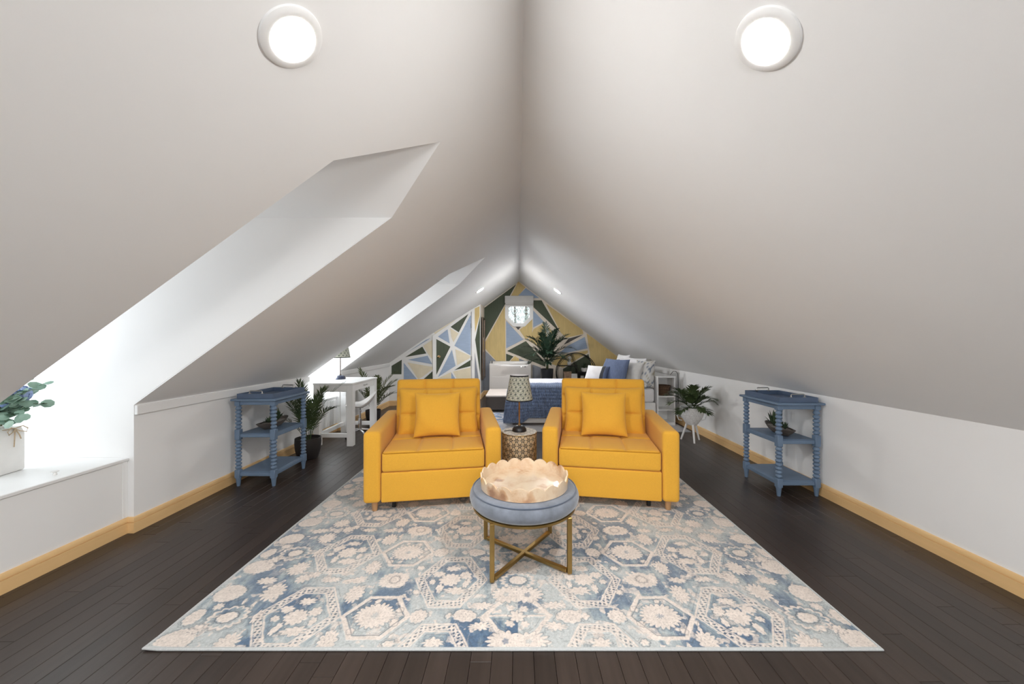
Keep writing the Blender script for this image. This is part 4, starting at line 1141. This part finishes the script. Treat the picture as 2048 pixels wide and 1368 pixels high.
palm(t, 'palm', .41, [(a, e, l, dr, 20, .135, .020) for a, e, l, dr in ((170, 52, .34, 60), (200, 40, .36, 70), (230, 62, .36, 75), (265, 35, .30, 80), (300, 55, .36, 75), (330, 42, .34, 70), (5, 58, .24, 60), (135, 60, .32, 65), (60, 60, .24, 60), (250, 78, .38, 55), (310, 76, .38, 60), (100, 66, .3, 60), (190, 70, .36, 60), (285, 20, .26, 60), (215, 15, .26, 55), (350, 72, .30, 50))], 8, None, (XR - .02, 5.02))
# large palm by the gable wall
t = thing('potted_palm', 'large dark palm in a tall charcoal planter by the painted gable wall', 'plant', (.635, 7.92, 0))
pot(t, [(.0, .0), (.090, .0), (.098, .006), (.138, .655), (.142, .665), (.132, .665), (.128, .62), (.0, .615)], 'pot_charcoal', .630, .128)
B().tube([(0, 0, .60), (.01, 0, .80), (.0, .01, .95)], [.030, .022, .015], 8).build('stem', 'stalk', t)
palm(t, 'palm_blue', .78, [(a, e, l, dr, 24, .22, .026) for a, e, l, dr in ((95, 84, .95, 30), (20, 72, .85, 55), (60, 78, .8, 45), (160, 70, .75, 60), (200, 62, .75, 85), (235, 55, .65, 90), (270, 60, .7, 95), (300, 52, .62, 90), (335, 60, .75, 85), (0, 50, .62, 90), (180, 46, .55, 80), (250, 76, .85, 60), (290, 78, .9, 55), (315, 72, .8, 70), (215, 74, .8, 65), (270, 30, .45, 70), (330, 32, .48, 60), (210, 30, .45, 70), (30, 40, .5, 70))], 9, (None, 6.95), (None, 8.22))
# ================================================================== WINDOW SEATS
def window_seat(a, b, label, beaded):
    m = (a + b) / 2
    t = thing('window_seat', label, 'window seat', (XS, m, 0), 0, 'built in window seats')
    hw = (b - a) / 2
    pnl = B().span(-.03, 0, -hw + .001, hw - .001, 0.0, SEAT_Z - .02).build('front_panel', 'wall_paint', t, 0)
    B().span(DX - XS, -.03, -hw + .001, hw - .001, SEAT_Z - .05, SEAT_Z - .02).build('deck', 'white_paint', t, 0)
    if beaded:
        n = 9
        for k in range(n):
            y = -hw + .03 + (2 * hw - .06) * k / n; B().span(0, .008, y + .003, y + (2 * hw - .06) / n - .003, .103, SEAT_Z - .045, .003).build('board', 'white_paint', pnl, 30)
    else:
        B().span(-.001, .003, hw - .03, hw - .002, .102, SEAT_Z - .021).build('corner_bead', 'wall_paint', pnl, 0)
    lid = B().span(DX - XS + .001, .012, -hw + .002, hw - .002, SEAT_Z - .02, SEAT_Z, .003).build('lid', 'white_paint', t, 30)
    if not beaded:
        B().lathe([(.0, 0), (.009, 0), (.009, .006), (.006, .010), (.008, .014), (.016, .018), (.0165, .021), (.012, .024), (.0, .025)], 20, Matrix.Translation((-.085, 2.075 - m, SEAT_Z)), False).build('knob', 'ceramic', t)
    return t
window_seat(*DORMERS[1], 'white built in window seat with a knobbed lid under the flower vase', False)
window_seat(*DORMERS[2], 'white built in window seat with boarded front behind the desk', True)

# ================================================================== FLOWER VASE on the window seat
t = thing('flower_vase', 'white ceramic jar with twine bow holding eucalyptus and blue hydrangea', 'vase', (-3.022, 2.075, SEAT_Z + .0005), R(12))
def jar(p, base):
    z = p.z
    if z > .085:
        k = min(1, (z - .085) / .04); s = 1 - .09 * k * k * (3 - 2 * k); p.x *= s; p.y *= s
    return p
soft_box('jar', (.092, .080, .132), .012, 'ceramic', t, (8, 8, 14), jar).location = (0, 0, .132)
B().lathe([(.066, .258), (.074, .264), (.076, .274), (.072, .279), (.064, .274), (.060, .258)], 32, None, False).build('lip', 'ceramic', t)
b = B(); bow = Matrix.Rotation(R(90), 4, 'Z') @ Matrix.Translation((.025, 0, 0))
b.tube([(.0885 * math.cos(k * math.pi / 12), .0775 * math.sin(k * math.pi / 12), .256) for k in range(24)], .0028, 6, None, True)
for s in (-1, 1):
    b.tube([(0, -.088, .254), (s * .03, -.100, .264), (s * .052, -.104, .245), (s * .045, -.104, .225), (s * .015, -.098, .238), (0, -.090, .253)], .0028, 6, bow)
    b.tube([(0, -.090, .252), (s * .012, -.100, .215), (s * .018, -.102, .17 + .02 * s)], .0028, 6, bow)
b.build('twine_bow', 'twine', t)
rg = random.Random(17)
def disc_leaf(b, c, nrm, r, elong=1.0):
    nrm = nrm.normalized(); u = nrm.cross(Vector((.3, .2, 1))).normalized(); v = nrm.cross(u)
    vs = [tuple(c + nrm * r * .12)]
    for k in range(8):
        a = k * math.pi / 4; vs.append(tuple(c + u * math.cos(a) * r * elong + v * math.sin(a) * r))
    b.raw(vs, [(0, 1 + k, 1 + (k + 1) % 8) for k in range(8)])
for (dx, dy, dz, nleaf) in ((.20, -.07, .16, 9), (.23, -.01, .22, 10), (.12, -.14, .12, 8), (.05, -.12, .20, 8), (.16, .05, .25, 9), (-.10, -.1, .2, 8), (-.2, 0, .2, 8), (.02, .05, .30, 8), (.26, -.09, .08, 10), (.10, -.06, .26, 9), (.27, -.03, .14, 10), (.18, -.11, .05, 9), (.20, .03, .30, 10), (.14, -.04, .18, 10)):
    b = B(); base = Vector((rg.uniform(-.03, .03), rg.uniform(-.03, .03), .26)); tip = base + Vector((dx, dy, dz)); mid = base.lerp(tip, .5) + Vector((0, 0, .05))
    pts = [base, base.lerp(mid, .5) + Vector((0, 0, .02)), mid, mid.lerp(tip, .5) + Vector((0, 0, .01)), tip]; b.tube(pts, [.0025, .002, .002, .0015, .001], 5)
    st = b.build('stem', 'stalk', t)
    b = B()
    for k in range(nleaf):
        q = .25 + .75 * k / (nleaf - 1); f = q * 4; i = min(3, int(f)); c = pts[i].lerp(pts[i + 1], f - i)
        off = Vector((rg.uniform(-1, 1), rg.uniform(-1, 1), rg.uniform(-.6, .8))).normalized() * .018
        disc_leaf(b, c + off, Vector((rg.uniform(-.6, .6), rg.uniform(-1, .2), rg.uniform(.2, 1))), rg.uniform(.022, .034) * (1.15 - .4 * q), 1.2)
    b.build('leaves', 'eucalyptus', st, 0, recalc=False)
for (cx, cy, cz, r) in ((.085, -.03, .435, .055), (.02, .0, .43, .060), (.0, -.07, .38, .05), (.125, .01, .455, .048)):
    b = B()
    for k in range(90):
        v = Vector((rg.gauss(0, 1), rg.gauss(0, 1), rg.gauss(0, 1))).normalized(); c = Vector((cx, cy, cz)) + v * r * rg.uniform(.85, 1.05); disc_leaf(b, c, v + Vector((rg.uniform(-.4, .4), rg.uniform(-.4, .4), 0)), rg.uniform(.010, .014))
    b.build('flower_head', 'hydrangea', t, 0, recalc=False)

# ================================================================== DESK AND STOOL
DX0, DX1, DY0, DY1, DZ = -2.455, -1.972, 4.330, 5.085, .758
t = thing('desk', 'white counter style desk with thick square legs in front of the dormer', 'desk', ((DX0 + DX1) / 2, (DY0 + DY1) / 2, 0))
hx, hy = (DX1 - DX0) / 2, (DY1 - DY0) / 2
B().box((0, 0, DZ - .011), (2 * hx, 2 * hy, .022), .003).build('top', 'white_paint', t, 30)
for sx in (-1, 1):
    for sy in (-1, 1):
        B().box((sx * (hx - .042), sy * (hy - .042), (DZ - .022) / 2), (.072, .072, DZ - .022), .003).build('leg', 'white_paint', t, 30)
for s in (-1, 1):
    B().box((0, s * (hy - .03), DZ - .065), (2 * hx - .156, .022, .085), .002).build('apron', 'white_paint', t, 30)
    B().box((0, s * (hy - .042), .125), (2 * hx - .156, .03, .05), .002).build('stretcher', 'white_paint', t, 30)
B().box((-hx + .03, 0, DZ - .065), (.022, 2 * hy - .156, .085), .002).build('apron', 'white_paint', t, 30)
B().box((-hx + .042, 0, .125), (.03, 2 * hy - .156, .05), .002).build('stretcher', 'white_paint', t, 30)
dr = B().box((hx - .026, 0, DZ - .065), (.020, 2 * hy - .17, .078), .002).build('drawer', 'white_paint', t, 30)
b = B(); b.tube([(hx - .016, -.045, DZ - .060), (hx + .004, -.04, DZ - .060), (hx + .004, .04, DZ - .060), (hx - .016, .045, DZ - .060)], .004, 8); b.build('handle', 'steel', dr)

t = thing('desk_stool', 'white moulded swivel stool on a chrome pole tucked at the desk', 'stool', (-2.088, 4.79, 0), R(-65))
# bucket seat: shell with a raised back (+y is the back)
vs, fs = [], []; na, nr = 40, 8
for layer in (0, 1):
    for k in range(na):
        a = 2 * math.pi * k / na
        for q in range(nr + 1):
            r = q / nr; lift = .15 * max(0, math.sin(a)) ** 1.5 * r ** 3 + .02 * r ** 4
            vs.append((.195 * r * math.cos(a), .175 * r * math.sin(a) * (1 + .15 * r * max(0, math.sin(a))), .415 + lift - (0 if layer == 0 else .022 * (1 - .6 * r ** 3))))
m = nr + 1
for layer in (0, 1):
    o_ = layer * na * m
    for k in range(na):
        j = (k + 1) % na
        for q in range(nr):
            f = (o_ + k * m + q, o_ + j * m + q, o_ + j * m + q + 1, o_ + k * m + q + 1); fs.append(f if layer == 0 else f[::-1])
for k in range(na):
    j = (k + 1) % na; fs.append((k * m + nr, j * m + nr, na * m + j * m + nr, na * m + k * m + nr))
B().raw(vs, fs).build('seat', 'white_gloss', t, 60)
B().lathe([(.045, .385), (.045, .398), (.012, .400)], 20).build('seat_plate', 'black_plastic', t)
B().lathe([(.013, .22), (.013, .39)], 14).build('piston', 'chrome', t)
B().lathe([(.022, .075), (.022, .235), (.013, .24)], 16).build('pole', 'chrome', t)
B().tube([(.03, 0, .37), (.10, 0, .365), (.14, .01, .36)], .005, 8).build('lever', 'chrome', t)
for k in range(5):
    a = 2 * math.pi * k / 5 + .3; c, s = math.cos(a), math.sin(a)
    arm = B().tube([(.015 * c, .015 * s, .098), (.10 * c, .10 * s, .085), (.185 * c, .185 * s, .062)], [.016, .013, .010], 8).build('base_arm', 'chrome', t)
    B().lathe([(.0, -.010), (.022, -.010), (.024, -.006), (.024, .006), (.022, .010), (.0, .010)], 16, Matrix.Translation((.19 * c, .19 * s, .0245)) @ Matrix.Rotation(a + 1.57, 4, 'Z') @ Matrix.Rotation(R(90), 4, 'Y'), False).build('caster', 'black_plastic', arm)
    B().tube([(.187 * c, .187 * s, .04), (.187 * c, .187 * s, .066)], .006, 6).build('caster_pin', 'chrome', arm)

# ================================================================== FAR RUG, BED, BENCH
def far_pattern(X, Y):
    g = fbm(X, Y, .35, 91, 4); h = fbm(X * 1.5, Y, .07, 95, 3)
    c = np.array([.60, .59, .60]) * np.ones(X.shape + (1,))
    k = np.clip((g - .46) * 7, 0, 1)[..., None] * np.clip((h - .30) * 5, 0, 1)[..., None]
    return c * (1 - k) + np.array([.20, .27, .40]) * k
fx0, fx1, fy0, fy1 = -.50, 2.40, 5.02, 7.35
t = thing('bed_rug', 'pale grey and blue distressed rug under the bed', 'rug', ((fx0 + fx1) / 2, (fy0 + fy1) / 2, 0))
GX, GY = np.meshgrid(np.linspace(fx0, fx1, 300), np.linspace(fy0, fy1, 240)); grid_obj('pile', np.stack([GX - t.location[0], GY - t.location[1], GX * 0 + .008], -1), 'rug', t, far_pattern(GX, GY))
hx, hy = (fx1 - fx0) / 2, (fy1 - fy0) / 2
b = B().span(-hx, hx, -hy, hy, .0008, .0075, .001); b.build('binding', 'rug_edge', t)

BX0, BX1, BY0, BY1 = -.10, 2.06, 5.42, 6.80
FZ = .009
bed = thing('bed', 'white storage bed with side drawers standing against the low wall', 'bed', (BX0, BY0, FZ))
W, D = BX1 - BX0, BY1 - BY0
B().span(.0, W, .0, D, .03, .33, .006).build('base', 'white_paint', bed, 30)
for k in range(3):
    x0 = .06 + k * .70
    dw = B().span(x0, x0 + .64, -.012, .004, .06, .245, .003).build('drawer', 'white_paint', bed, 30)
    B().tube([(x0 + .26, -.012, .20), (x0 + .26, -.03, .20), (x0 + .38, -.03, .20), (x0 + .38, -.012, .20)], .004, 6).build('handle', 'steel', dw)
B().span(.02, W - .02, .02, D - .02, 0, .03).build('plinth', 'grey_felt', bed, 0)
soft_box('mattress', (W / 2 - .01, D / 2 - .01, .105), .04, 'linen_white', bed, (20, 14, 4)).location = (W / 2, D / 2, .435)
# bedding
def drape(name, x0, x1, mat, label, fold, wave, out, zl_, zt, step=.012, hang_end=True, stop=.06):
    """cloth lying over the bed: up the near side, across the top, down the far side; optional drop over the foot end"""
    prof = []
    zt0 = zt
    ns = 26
    for k in range(ns): prof.append((-out - .010 * math.sin(k / ns * math.pi), stop + (zt0 - .03 - stop) * k / ns))
    for k in range(8):
        a = k / 7 * math.pi / 2; prof.append((-out + .03 - .03 * math.cos(a), zt0 - .03 + .03 * math.sin(a)))
    for k in range(1, 40): prof.append((-out + .03 + (D + 2 * out - .06) * k / 40, zt0))
    for k in range(8):
        a = k / 7 * math.pi / 2; prof.append((D + out - .03 + .03 * math.sin(a), zt0 - .03 + .03 * math.cos(a)))
    for k in range(8): prof.append((D + out, zt0 - .03 - (zt0 - .03 - stop) * (k + 1) / 8))
    prof = np.array(prof)
    n = int((x1 - x0) / step) + 1; X = np.linspace(x0, x1, n)
    Yp = np.repeat(prof[:, 0][None], n, 0); Zp = np.repeat(prof[:, 1][None], n, 0); Xp = np.repeat(X[:, None], len(prof), 1)
    arc = np.concatenate([[0], np.cumsum(np.hypot(np.diff(prof[:, 0]), np.diff(prof[:, 1])))])[None]
    nz_ = fbm(Xp + 3, Zp * 1 + Yp + 5, .12, 7, 3) - .5
    if fold:
        puff = fold * np.abs(np.sin(Xp * math.pi / .034 + .9 * np.sin(arc * 55))) ** .7 * (.6 + .8 * fbm(Xp, arc + Xp * 0, .05, 13, 2))
    else: puff = 0
    low = np.clip((.35 - Zp) / .35, 0, 1)
    dist = puff + wave * nz_ + .02 * low * np.sin(Xp * 9) * (1 if wave else 0)
    sideN = (np.arange(len(prof)) < ns)[None]; far = (np.arange(len(prof)) >= ns + 55)[None]
    Yp = Yp - dist * sideN + dist * .3 * far; Zp = Zp + np.where(sideN | far, 0, dist)
    if hang_end:     # the foot end hangs down: bend the first strip
        drop = .40; m = 30
        ex = []
        for k in range(m, 0, -1):
            q = k / m; dz = max(0, q * drop - .02); flare = .05 * q
            row = np.stack([np.full(len(prof), x0 - .028 * min(1, q * 8) - flare * .4) + .012 * np.sin(arc[0] * 26) * q, Yp[0] * 1.0, np.maximum(stop, np.where(sideN[0] | far[0], Zp[0] - 0, Zp[0] - dz))], -1)
            row[:, 2] = np.where(sideN[0] | far[0], np.minimum(Zp[0], np.maximum(stop, zt0 - dz)), row[:, 2]); ex.append(row)
        Pm = np.concatenate([np.array(ex), np.stack([Xp, Yp, Zp], -1)], 0)
    else: Pm = np.stack([Xp, Yp, Zp], -1)
    o = grid_obj(name, Pm.transpose(1, 0, 2)[:, ::-1], mat); o.location = (BX0, BY0, FZ)
    md = o.modifiers.new('thickness', 'SOLIDIFY'); md.thickness = .008; md.offset = 0
    tag(o, label, 'bedding'); return o
drape('bed_sheet', .04, 1.55, 'sheet', 'smooth pale lilac sheet laid across the bed', 0, .006, .006, .0, .553, .03, False, .30)
M['quilt'] = surf('blue_ruched_quilt', (0.15, 0.21, 0.345), 0.9, var=0.35, scale=26, bstr=0.5, bscale=120, stretch=(2.2, 1, .5), sheen=.3)
# ruched quilt folded over the near side and the foot corner
def quilt():
    ns, ntop = 46, 26; prof = []
    z0, zt = .045, .572
    for k in range(ns): q = k / ns; prof.append((-.035 - .03 * math.sin(q * math.pi) - .03 * (1 - q), z0 + (zt - .04 - z0) * q))
    for k in range(10): a = k / 9 * math.pi / 2; prof.append((-.035 + .04 - .04 * math.cos(a), zt - .04 + .04 * math.sin(a)))
    for k in range(1, ntop): prof.append((.005 + .30 * k / ntop, zt))
    prof = np.array(prof); n = 330; x0, x1 = -.02, 1.62
    X = np.linspace(x0, x1, n); Xp = np.repeat(X[:, None], len(prof), 1); Yp = np.repeat(prof[:, 0][None], n, 0); Zp = np.repeat(prof[:, 1][None], n, 0)
    arc = np.concatenate([[0], np.cumsum(np.hypot(np.diff(prof[:, 0]), np.diff(prof[:, 1])))])[None] + 0 * Xp
    row = np.floor(arc / .050); u = arc / .050 - row
    puff = .026 * np.sin(np.pi * u) ** .8 * np.abs(np.sin(Xp * math.pi / .028 + 1.57 * (row % 2) + .5 * np.sin(row * 2.3)))
    puff = puff + .02 * (fbm(Xp + 2, arc + 3, .16, 7, 3) - .5)
    side_ = (np.arange(len(prof)) < ns + 5)[None]
    Yp = Yp - puff * side_; Zp = Zp + puff * (~side_)
    # lift the hem towards the head end so the bed base shows
    k = np.clip((Xp - .30) / 1.3, 0, 1); Zp = np.where(Zp < .3, Zp + (.3 - Zp) * .30 * np.clip((Xp - .16) / .10, 0, 1), Zp)
    ex = []; m = 34
    for q_ in range(m, 0, -1):
        q = q_ / m; ang = min(1, q * 6) * math.pi / 2; dz = q * .50
        rowx = x0 - .03 * math.sin(ang) - .05 * q + .018 * np.sin(arc[0] * 30 + q * 4) * q; zz = np.minimum(Zp[0], np.maximum(.03, zt - dz + .01))
        ex.append(np.stack([rowx, Yp[0] + .0 * q, zz], -1))
    Pm = np.concatenate([np.array(ex), np.stack([Xp, Yp, Zp], -1)], 0)
    o = grid_obj('quilt', Pm.transpose(1, 0, 2)[:, ::-1], 'quilt'); o.location = (BX0, BY0, FZ)
    md = o.modifiers.new('thickness', 'SOLIDIFY'); md.thickness = .010; md.offset = 0
    tag(o, 'ruched blue quilt hanging over the side of the bed', 'quilt')
quilt()
def bed_pillow(x, y, z, w, h, th, mat, rx, rz, label, seed, colors=None, ry=0):
    o = pillow('pillow', w, h, th, mat, None, 18, .02, colors, seed); tag(o, label, 'pillow', 'pillows on the bed')
    o.location = (x, y, z); o.rotation_euler = (rx, ry, rz); return o
def floral(co):
    a = math.sin(co.x * 61 + 2 * math.sin(co.z * 47)) * math.sin(co.z * 67 + 1.5 * math.sin(co.x * 39))
    if a > .62: return (.13, .17, .24)
    if a < -.70: return (.36, .33, .25)
    return (.62, .61, .59)
PB = BZ = .555
bed_pillow(1.915, 5.98, .775, .62, .44, .13, 'linen_white', R(-10), R(-78), 'white pillow leaning on the headboard behind the pale grey pillow', 1)
bed_pillow(1.87, 6.52, .800, .56, .46, .14, 'linen_white', R(-10), R(-86), 'plump white pillow leaning on the headboard beside the gable wall', 2)
bed_pillow(1.79, 5.72, .748, .42, .38, .11, 'linen_grey', R(-16), R(-62), 'pale grey pillow behind the slate blue pillows', 3)
bed_pillow(1.60, 6.30, .765, .42, .40, .13, 'linen_blue', R(-16), R(-72), 'slate blue pillow half hidden behind the white lumbar pillow', 4)
bed_pillow(1.57, 5.80, .778, .42, .42, .13, 'linen_blue', R(-20), R(-52), 'slate blue pillow with crumpled front beside the pale grey pillow', 5)
lp = bed_pillow(1.29, 5.95, .722, .42, .30, .13, 'linen_white', R(-26), R(-46), 'white and charcoal striped lumbar pillow at the front of the pile', 6)
lp.data.materials.append(M['linen_dark']); lp.data.materials.append(M['linen_blue'])
for f in lp.data.polygons:
    if f.center.x < -.10: f.material_index = 0
    if f.center.x > .10: f.material_index = 1
    if f.center.x > .16: f.material_index = 2
bed_pillow(1.955, 5.575, .762, .30, .42, .11, 'print_fabric', R(-10), R(-42), 'floral printed pillow standing at the near side of the headboard', 7, floral)
o = pillow('pillow', .34, .22, .10, 'print_fabric', None, 18, .02, floral, 9); tag(o, 'floral printed pillow lying flat at the edge of the bed', 'pillow', 'pillows on the bed'); o.location = (1.80, 5.49, .622); o.rotation_euler = (R(-82), R(6), R(-18))

# shelf unit behind the pillows
CX0, CX1, CY0, CY1, CZ = 2.078, 2.345, 5.40, 6.84, .725
t = thing('shelf_unit', 'white headboard shelf unit with three open cubbies facing the planter', 'shelf', (CX0, CY0, FZ))
w, d = CX1 - CX0, CY1 - CY0; th = .016
B().span(0, th, 0, d, 0, CZ, .002).build('side_panel', 'white_paint', t, 30); B().span(w - th, w, 0, d, 0, CZ, .002).build('side_panel', 'white_paint', t, 30)
B().span(th, w - th, .26, .275, .02, CZ - th).build('back_panel', 'white_paint', t, 30); B().span(th, w - th, d - th, d, 0.02, CZ - th).build('end_panel', 'white_paint', t, 30)
B().span(-.004, w + .004, -.006, d, CZ - th, CZ + .004, .002).build('top', 'white_paint', t, 30)
for z in (.03, .225, .425): B().span(th, w - th, 0.002, .26, z - .008, z + .008, .001).build('shelf', 'white_paint', t, 30)
B().span(th, w - th, .002, .02, 0, .022).build('plinth', 'white_paint', t, 0)
t = thing('wicker_basket', 'small brown wicker basket in the top cubby', 'basket', (2.212, 5.53, FZ + .4335))
b = B(); prof = [(.0, .0)] + [(.075 + .022 * (k / 14) + .003 * (k % 2), .145 * k / 14) for k in range(15)] + [(.088, .145), (.078, .01), (.0, .008)]
b.lathe(prof, 28, Matrix.Diagonal((1.05, 1.15, 1, 1)), False).build('weave', 'wicker_brown', t, 20)
B().tube([(.102 * math.cos(k * math.pi / 16), .112 * math.sin(k * math.pi / 16), .146) for k in range(32)], .006, 6, None, True).build('basket_rim', 'wicker_brown', t)
t = thing('glass_lamp', 'clear glass lamp with copper foot on the headboard', 'lamp', (2.16, 6.02, FZ + CZ + .0045))
B().lathe([(.0, 0), (.055, 0), (.055, .012), (.03, .022), (.02, .045), (.03, .06), (.0, .062)], 24, None, False).build('foot', 'brass', t)
B().lathe([(.03, .06), (.062, .09), (.072, .14), (.060, .20), (.045, .225)], 28, None, False).build('glass_globe', 'clear_glass', t, 60)
B().lathe([(.010, .06), (.012, .09), (.022, .12), (.026, .145), (.018, .170), (.0, .180)], 16, None, False).build('bulb', 'ceramic', t)
c = B().tube([(2.36, 5.62, .74), (2.40, 5.60, .80), (2.43, 5.58, .80), (2.455, 5.57, .76), (2.462, 5.57, .60), (2.462, 5.57, .30)], .004, 6).build('power_cord', 'black_plastic'); tag(c, 'dark cord looping from the headboard shelf to the wall', 'cord')

# bench at the foot of the bed
t = thing('foot_bench', 'low taupe upholstered bench with a pale throw at the foot of the bed', 'bench', (-.375, 6.84, FZ))
soft_box('body', (.195, .44, .115), .02, 'grey_felt', t, (8, 12, 4)).location = (0, 0, .155)
soft_box('throw', (.199, .444, .016), .012, 'bench_top', t, (8, 12, 2)).location = (0, 0, .284)
for sx in (-1, 1):
    for sy in (-1, 1): B().lathe([(.014, 0), (.018, .045)], 12, Matrix.Translation((sx * .16, sy * .40, 0))).build('foot', 'black', t)

# ================================================================== GABLE WALL THINGS
t = thing('panel_heater', 'glossy white panel heater with small display under the octagon window', 'heater', (-.18, YB - .017, 0))
soft_box('housing', (.49, .055, .355), .02, 'white_gloss', t, (12, 3, 10)).location = (0, -.10, .395)
B().span(-.475, .475, -.03, -.0, .745, .80, .004).build('top_grille', 'steel', t, 30)
B().span(-.44, .44, -.159, -.154, .09, .44, .003).build('front_glass', 'white_gloss', t, 30)
for s in (-1, 1):
    B().span(s * .43 - .01, s * .43 + .01, -.06, -.0, .74, .80, .003).build('bracket', 'black_plastic', t, 30)
    B().span(s * .36 - .03, s * .36 + .03, -.17, -.03, 0, .045, .005).build('foot', 'white_paint', t, 30)
dp = B().span(.33, .365, -.158, -.154, .668, .684).build('display_window', 'black_plastic', t, 0)
B().span(.245, .265, -.158, -.154, .668, .684).build('display', 'display', t, 0)
t = thing('roller_blind', 'pale grey roller blind rolled up over the octagon window', 'blind', (.028, YB - .024, 2.105))
B().span(-.337, .337, -.085, -.002, .06, .228, .006).build('cassette', 'blind', t, 30)
B().lathe([(.032, -.325), (.032, .325)], 24, Matrix.Translation((0, -.045, .050)) @ Matrix.Rotation(R(90), 4, 'Y')).build('fabric_roll', 'blind', t)
B().span(-.325, .325, -.052, -.044, -.012, .05).build('fabric', 'blind', t, 0)
B().span(-.328, .328, -.056, -.040, -.022, -.008, .003).build('bottom_bar', 'white_paint', t, 30)
t = thing('wall_mirror', 'tall narrow bronze framed mirror on the closet return wall', 'mirror', (-.808, 8.24, .42))
b = B()
for (y0, y1, z0, z1) in ((-.27, -.235, 0, 1.38), (.235, .27, 0, 1.38), (-.235, .235, 0, .035), (-.235, .235, 1.345, 1.38)): b.span(0.008, .042, y0, y1, z0, z1, .004)
b.build('frame', 'bronze', t, 30)
B().span(.012, .024, -.235, .235, .035, 1.345).build('mirror_glass', 'mirror', t, 0)

# round standing shelf
SXC, SYC, SZC, SR_ = 1.335, 8.36, .545, .45
t = thing('round_shelf', 'black round metal shelf with small ornaments by the gable wall', 'shelf', (SXC, SYC, 0))
for k, (r, y) in enumerate(((SR_, -.10), (SR_ - .03, -.085), (SR_, .10))):
    B().tube([(r * math.cos(a * math.pi / 36), y, SZC + r * math.sin(a * math.pi / 36)) for a in range(72)], .009 if k != 1 else .005, 8, None, True).build('hoop', 'black_metal', t)
def shelf_(x0, x1, z): B().span(x0, x1, -.10, .10, z - .008, z + .008, .001).build('shelf', 'black_metal', t, 30)
ch = lambda z: math.sqrt(max(0, SR_ ** 2 - (z - SZC) ** 2))
shelf_(-ch(.705), .02, .705); shelf_(.02, ch(.56), .560); shelf_(-ch(.40), ch(.40), .40); shelf_(-ch(.22), ch(.22), .22)
for y in (-.10, .10):
    B().tube([(-.12, y, SZC + .44), (.02, y, .60), (.03, y, .22)], .007, 6).build('upright', 'black_metal', t); B().tube([(-.09, y, SZC + .44), (.05, y, .60)], .005, 6).build('upright', 'black_metal', t)
B().span(-.20, .20, -.13, .13, 0, .02, .003).build('foot_plate', 'black_metal', t, 30)
B().span(-.16, -.13, -.1, .1, .02, .13).build('foot_bracket', 'black_metal', t, 0); B().span(.13, .16, -.1, .1, .02, .13).build('foot_bracket', 'black_metal', t, 0)
B().span(.03, ch(.48) - .02, -.02, .0, .41, .545).build('back_plate', 'black_metal', t, 0)
v = thing('bud_vase', 'small white vase of white blossoms on the upper shelf of the round rack', 'vase', (SXC - .15, SYC, .7135))
B().lathe([(.0, 0), (.035, 0), (.05, .03), (.05, .06), (.03, .10), (.028, .115), (.034, .125)], 24, None, False).build('body', 'ceramic', v, 50)
b = B()
for k in range(60):
    q = Vector((rg.gauss(0, 1), rg.gauss(0, 1), rg.gauss(0, .7))).normalized(); disc_leaf(b, Vector((0, 0, .165)) + q * .05 * rg.uniform(.6, 1.1), q, .013)
b.build('blossom', 'white_petal', v, 0, recalc=False)
b = B()
for k in range(8):
    a = k * .8; b.tube([(0, 0, .11), (.04 * math.cos(a), .04 * math.sin(a), .17), (.06 * math.cos(a), .06 * math.sin(a), .20)], .0018, 4)
b.build('stems', 'succulent', v)
v = thing('potted_succulent', 'spiky plant in a white oval pot on the round rack', 'plant', (SXC + .19, SYC - .01, .5685))
B().lathe([(.0, 0), (.055, 0), (.072, .03), (.074, .085), (.066, .085), (.06, .06), (.0, .06)], 28, None, False).build('pot', 'ceramic', v, 50)
b = B(); 
for k in range(26):
    a = k * 2.4; e = R(88 - 1.7 * k); l = .17 - .002 * k; frd = Vector((math.cos(a) * math.cos(e), math.sin(a) * math.cos(e), math.sin(e))); sd = Vector((-math.sin(a), math.cos(a), 0)) * .010
    p0 = Vector((0, 0, .06)); b.raw([tuple(p0 + sd * .6), tuple(p0 - sd * .6), tuple(p0 + frd * l * .5 - sd), tuple(p0 + frd * l * .5 + sd), tuple(p0 + frd * l)], [(0, 1, 2, 3), (3, 2, 4)])
b.build('leaves', 'succulent', v, 0, recalc=False)
v = thing('kraft_box', 'brown patterned keepsake box on the lower shelf of the round rack', 'box', (SXC - .20, SYC - .02, .4085))
B().span(-.085, .085, -.05, .05, 0, .11, .003).build('body', 'kraft', v, 30); B().span(-.089, .089, -.054, .054, .11, .165, .003).build('lid', 'kraft', v, 30)
for k in range(3):
    for s in (0, 1):
        x = -.055 + .055 * k; B().tube([(x - .02, -.0545 + .004 * (1 - s) , .035 + s * .10), (x, -.0545 + .004 * (1 - s), .06 + s * .09), (x + .02, -.0545 + .004 * (1 - s), .035 + s * .10)], .003, 5).build('ornament', 'bronze' if (k + s) % 2 else 'twine', v)
v = thing('small_sign', 'small white box sign with grey script on the round rack', 'sign', (SXC - .045, SYC - .03, .4085))
B().span(-.07, .07, -.02, .02, 0, .115, .002).build('board', 'ceramic', v, 30)
for k, z in enumerate((.075, .045)):
    pts = [(-.045 + .09 * q / 30, -.0208, z + .008 * math.sin(q * 1.3 + k) * (1 if q % 5 else .3)) for q in range(31)]
    B().tube(pts, .0016, 4).build('script', 'linen_grey', v)
v = thing('photo_frame', 'tiny grey framed picture beside the box sign', 'frame', (SXC + .14, SYC - .03, .4085))
B().span(-.045, .045, -.008, .008, 0, .075, .002).build('frame', 'bronze', v, 30); B().span(-.035, .035, -.0095, -.007, .01, .065).build('picture', 'linen_grey', v, 0)
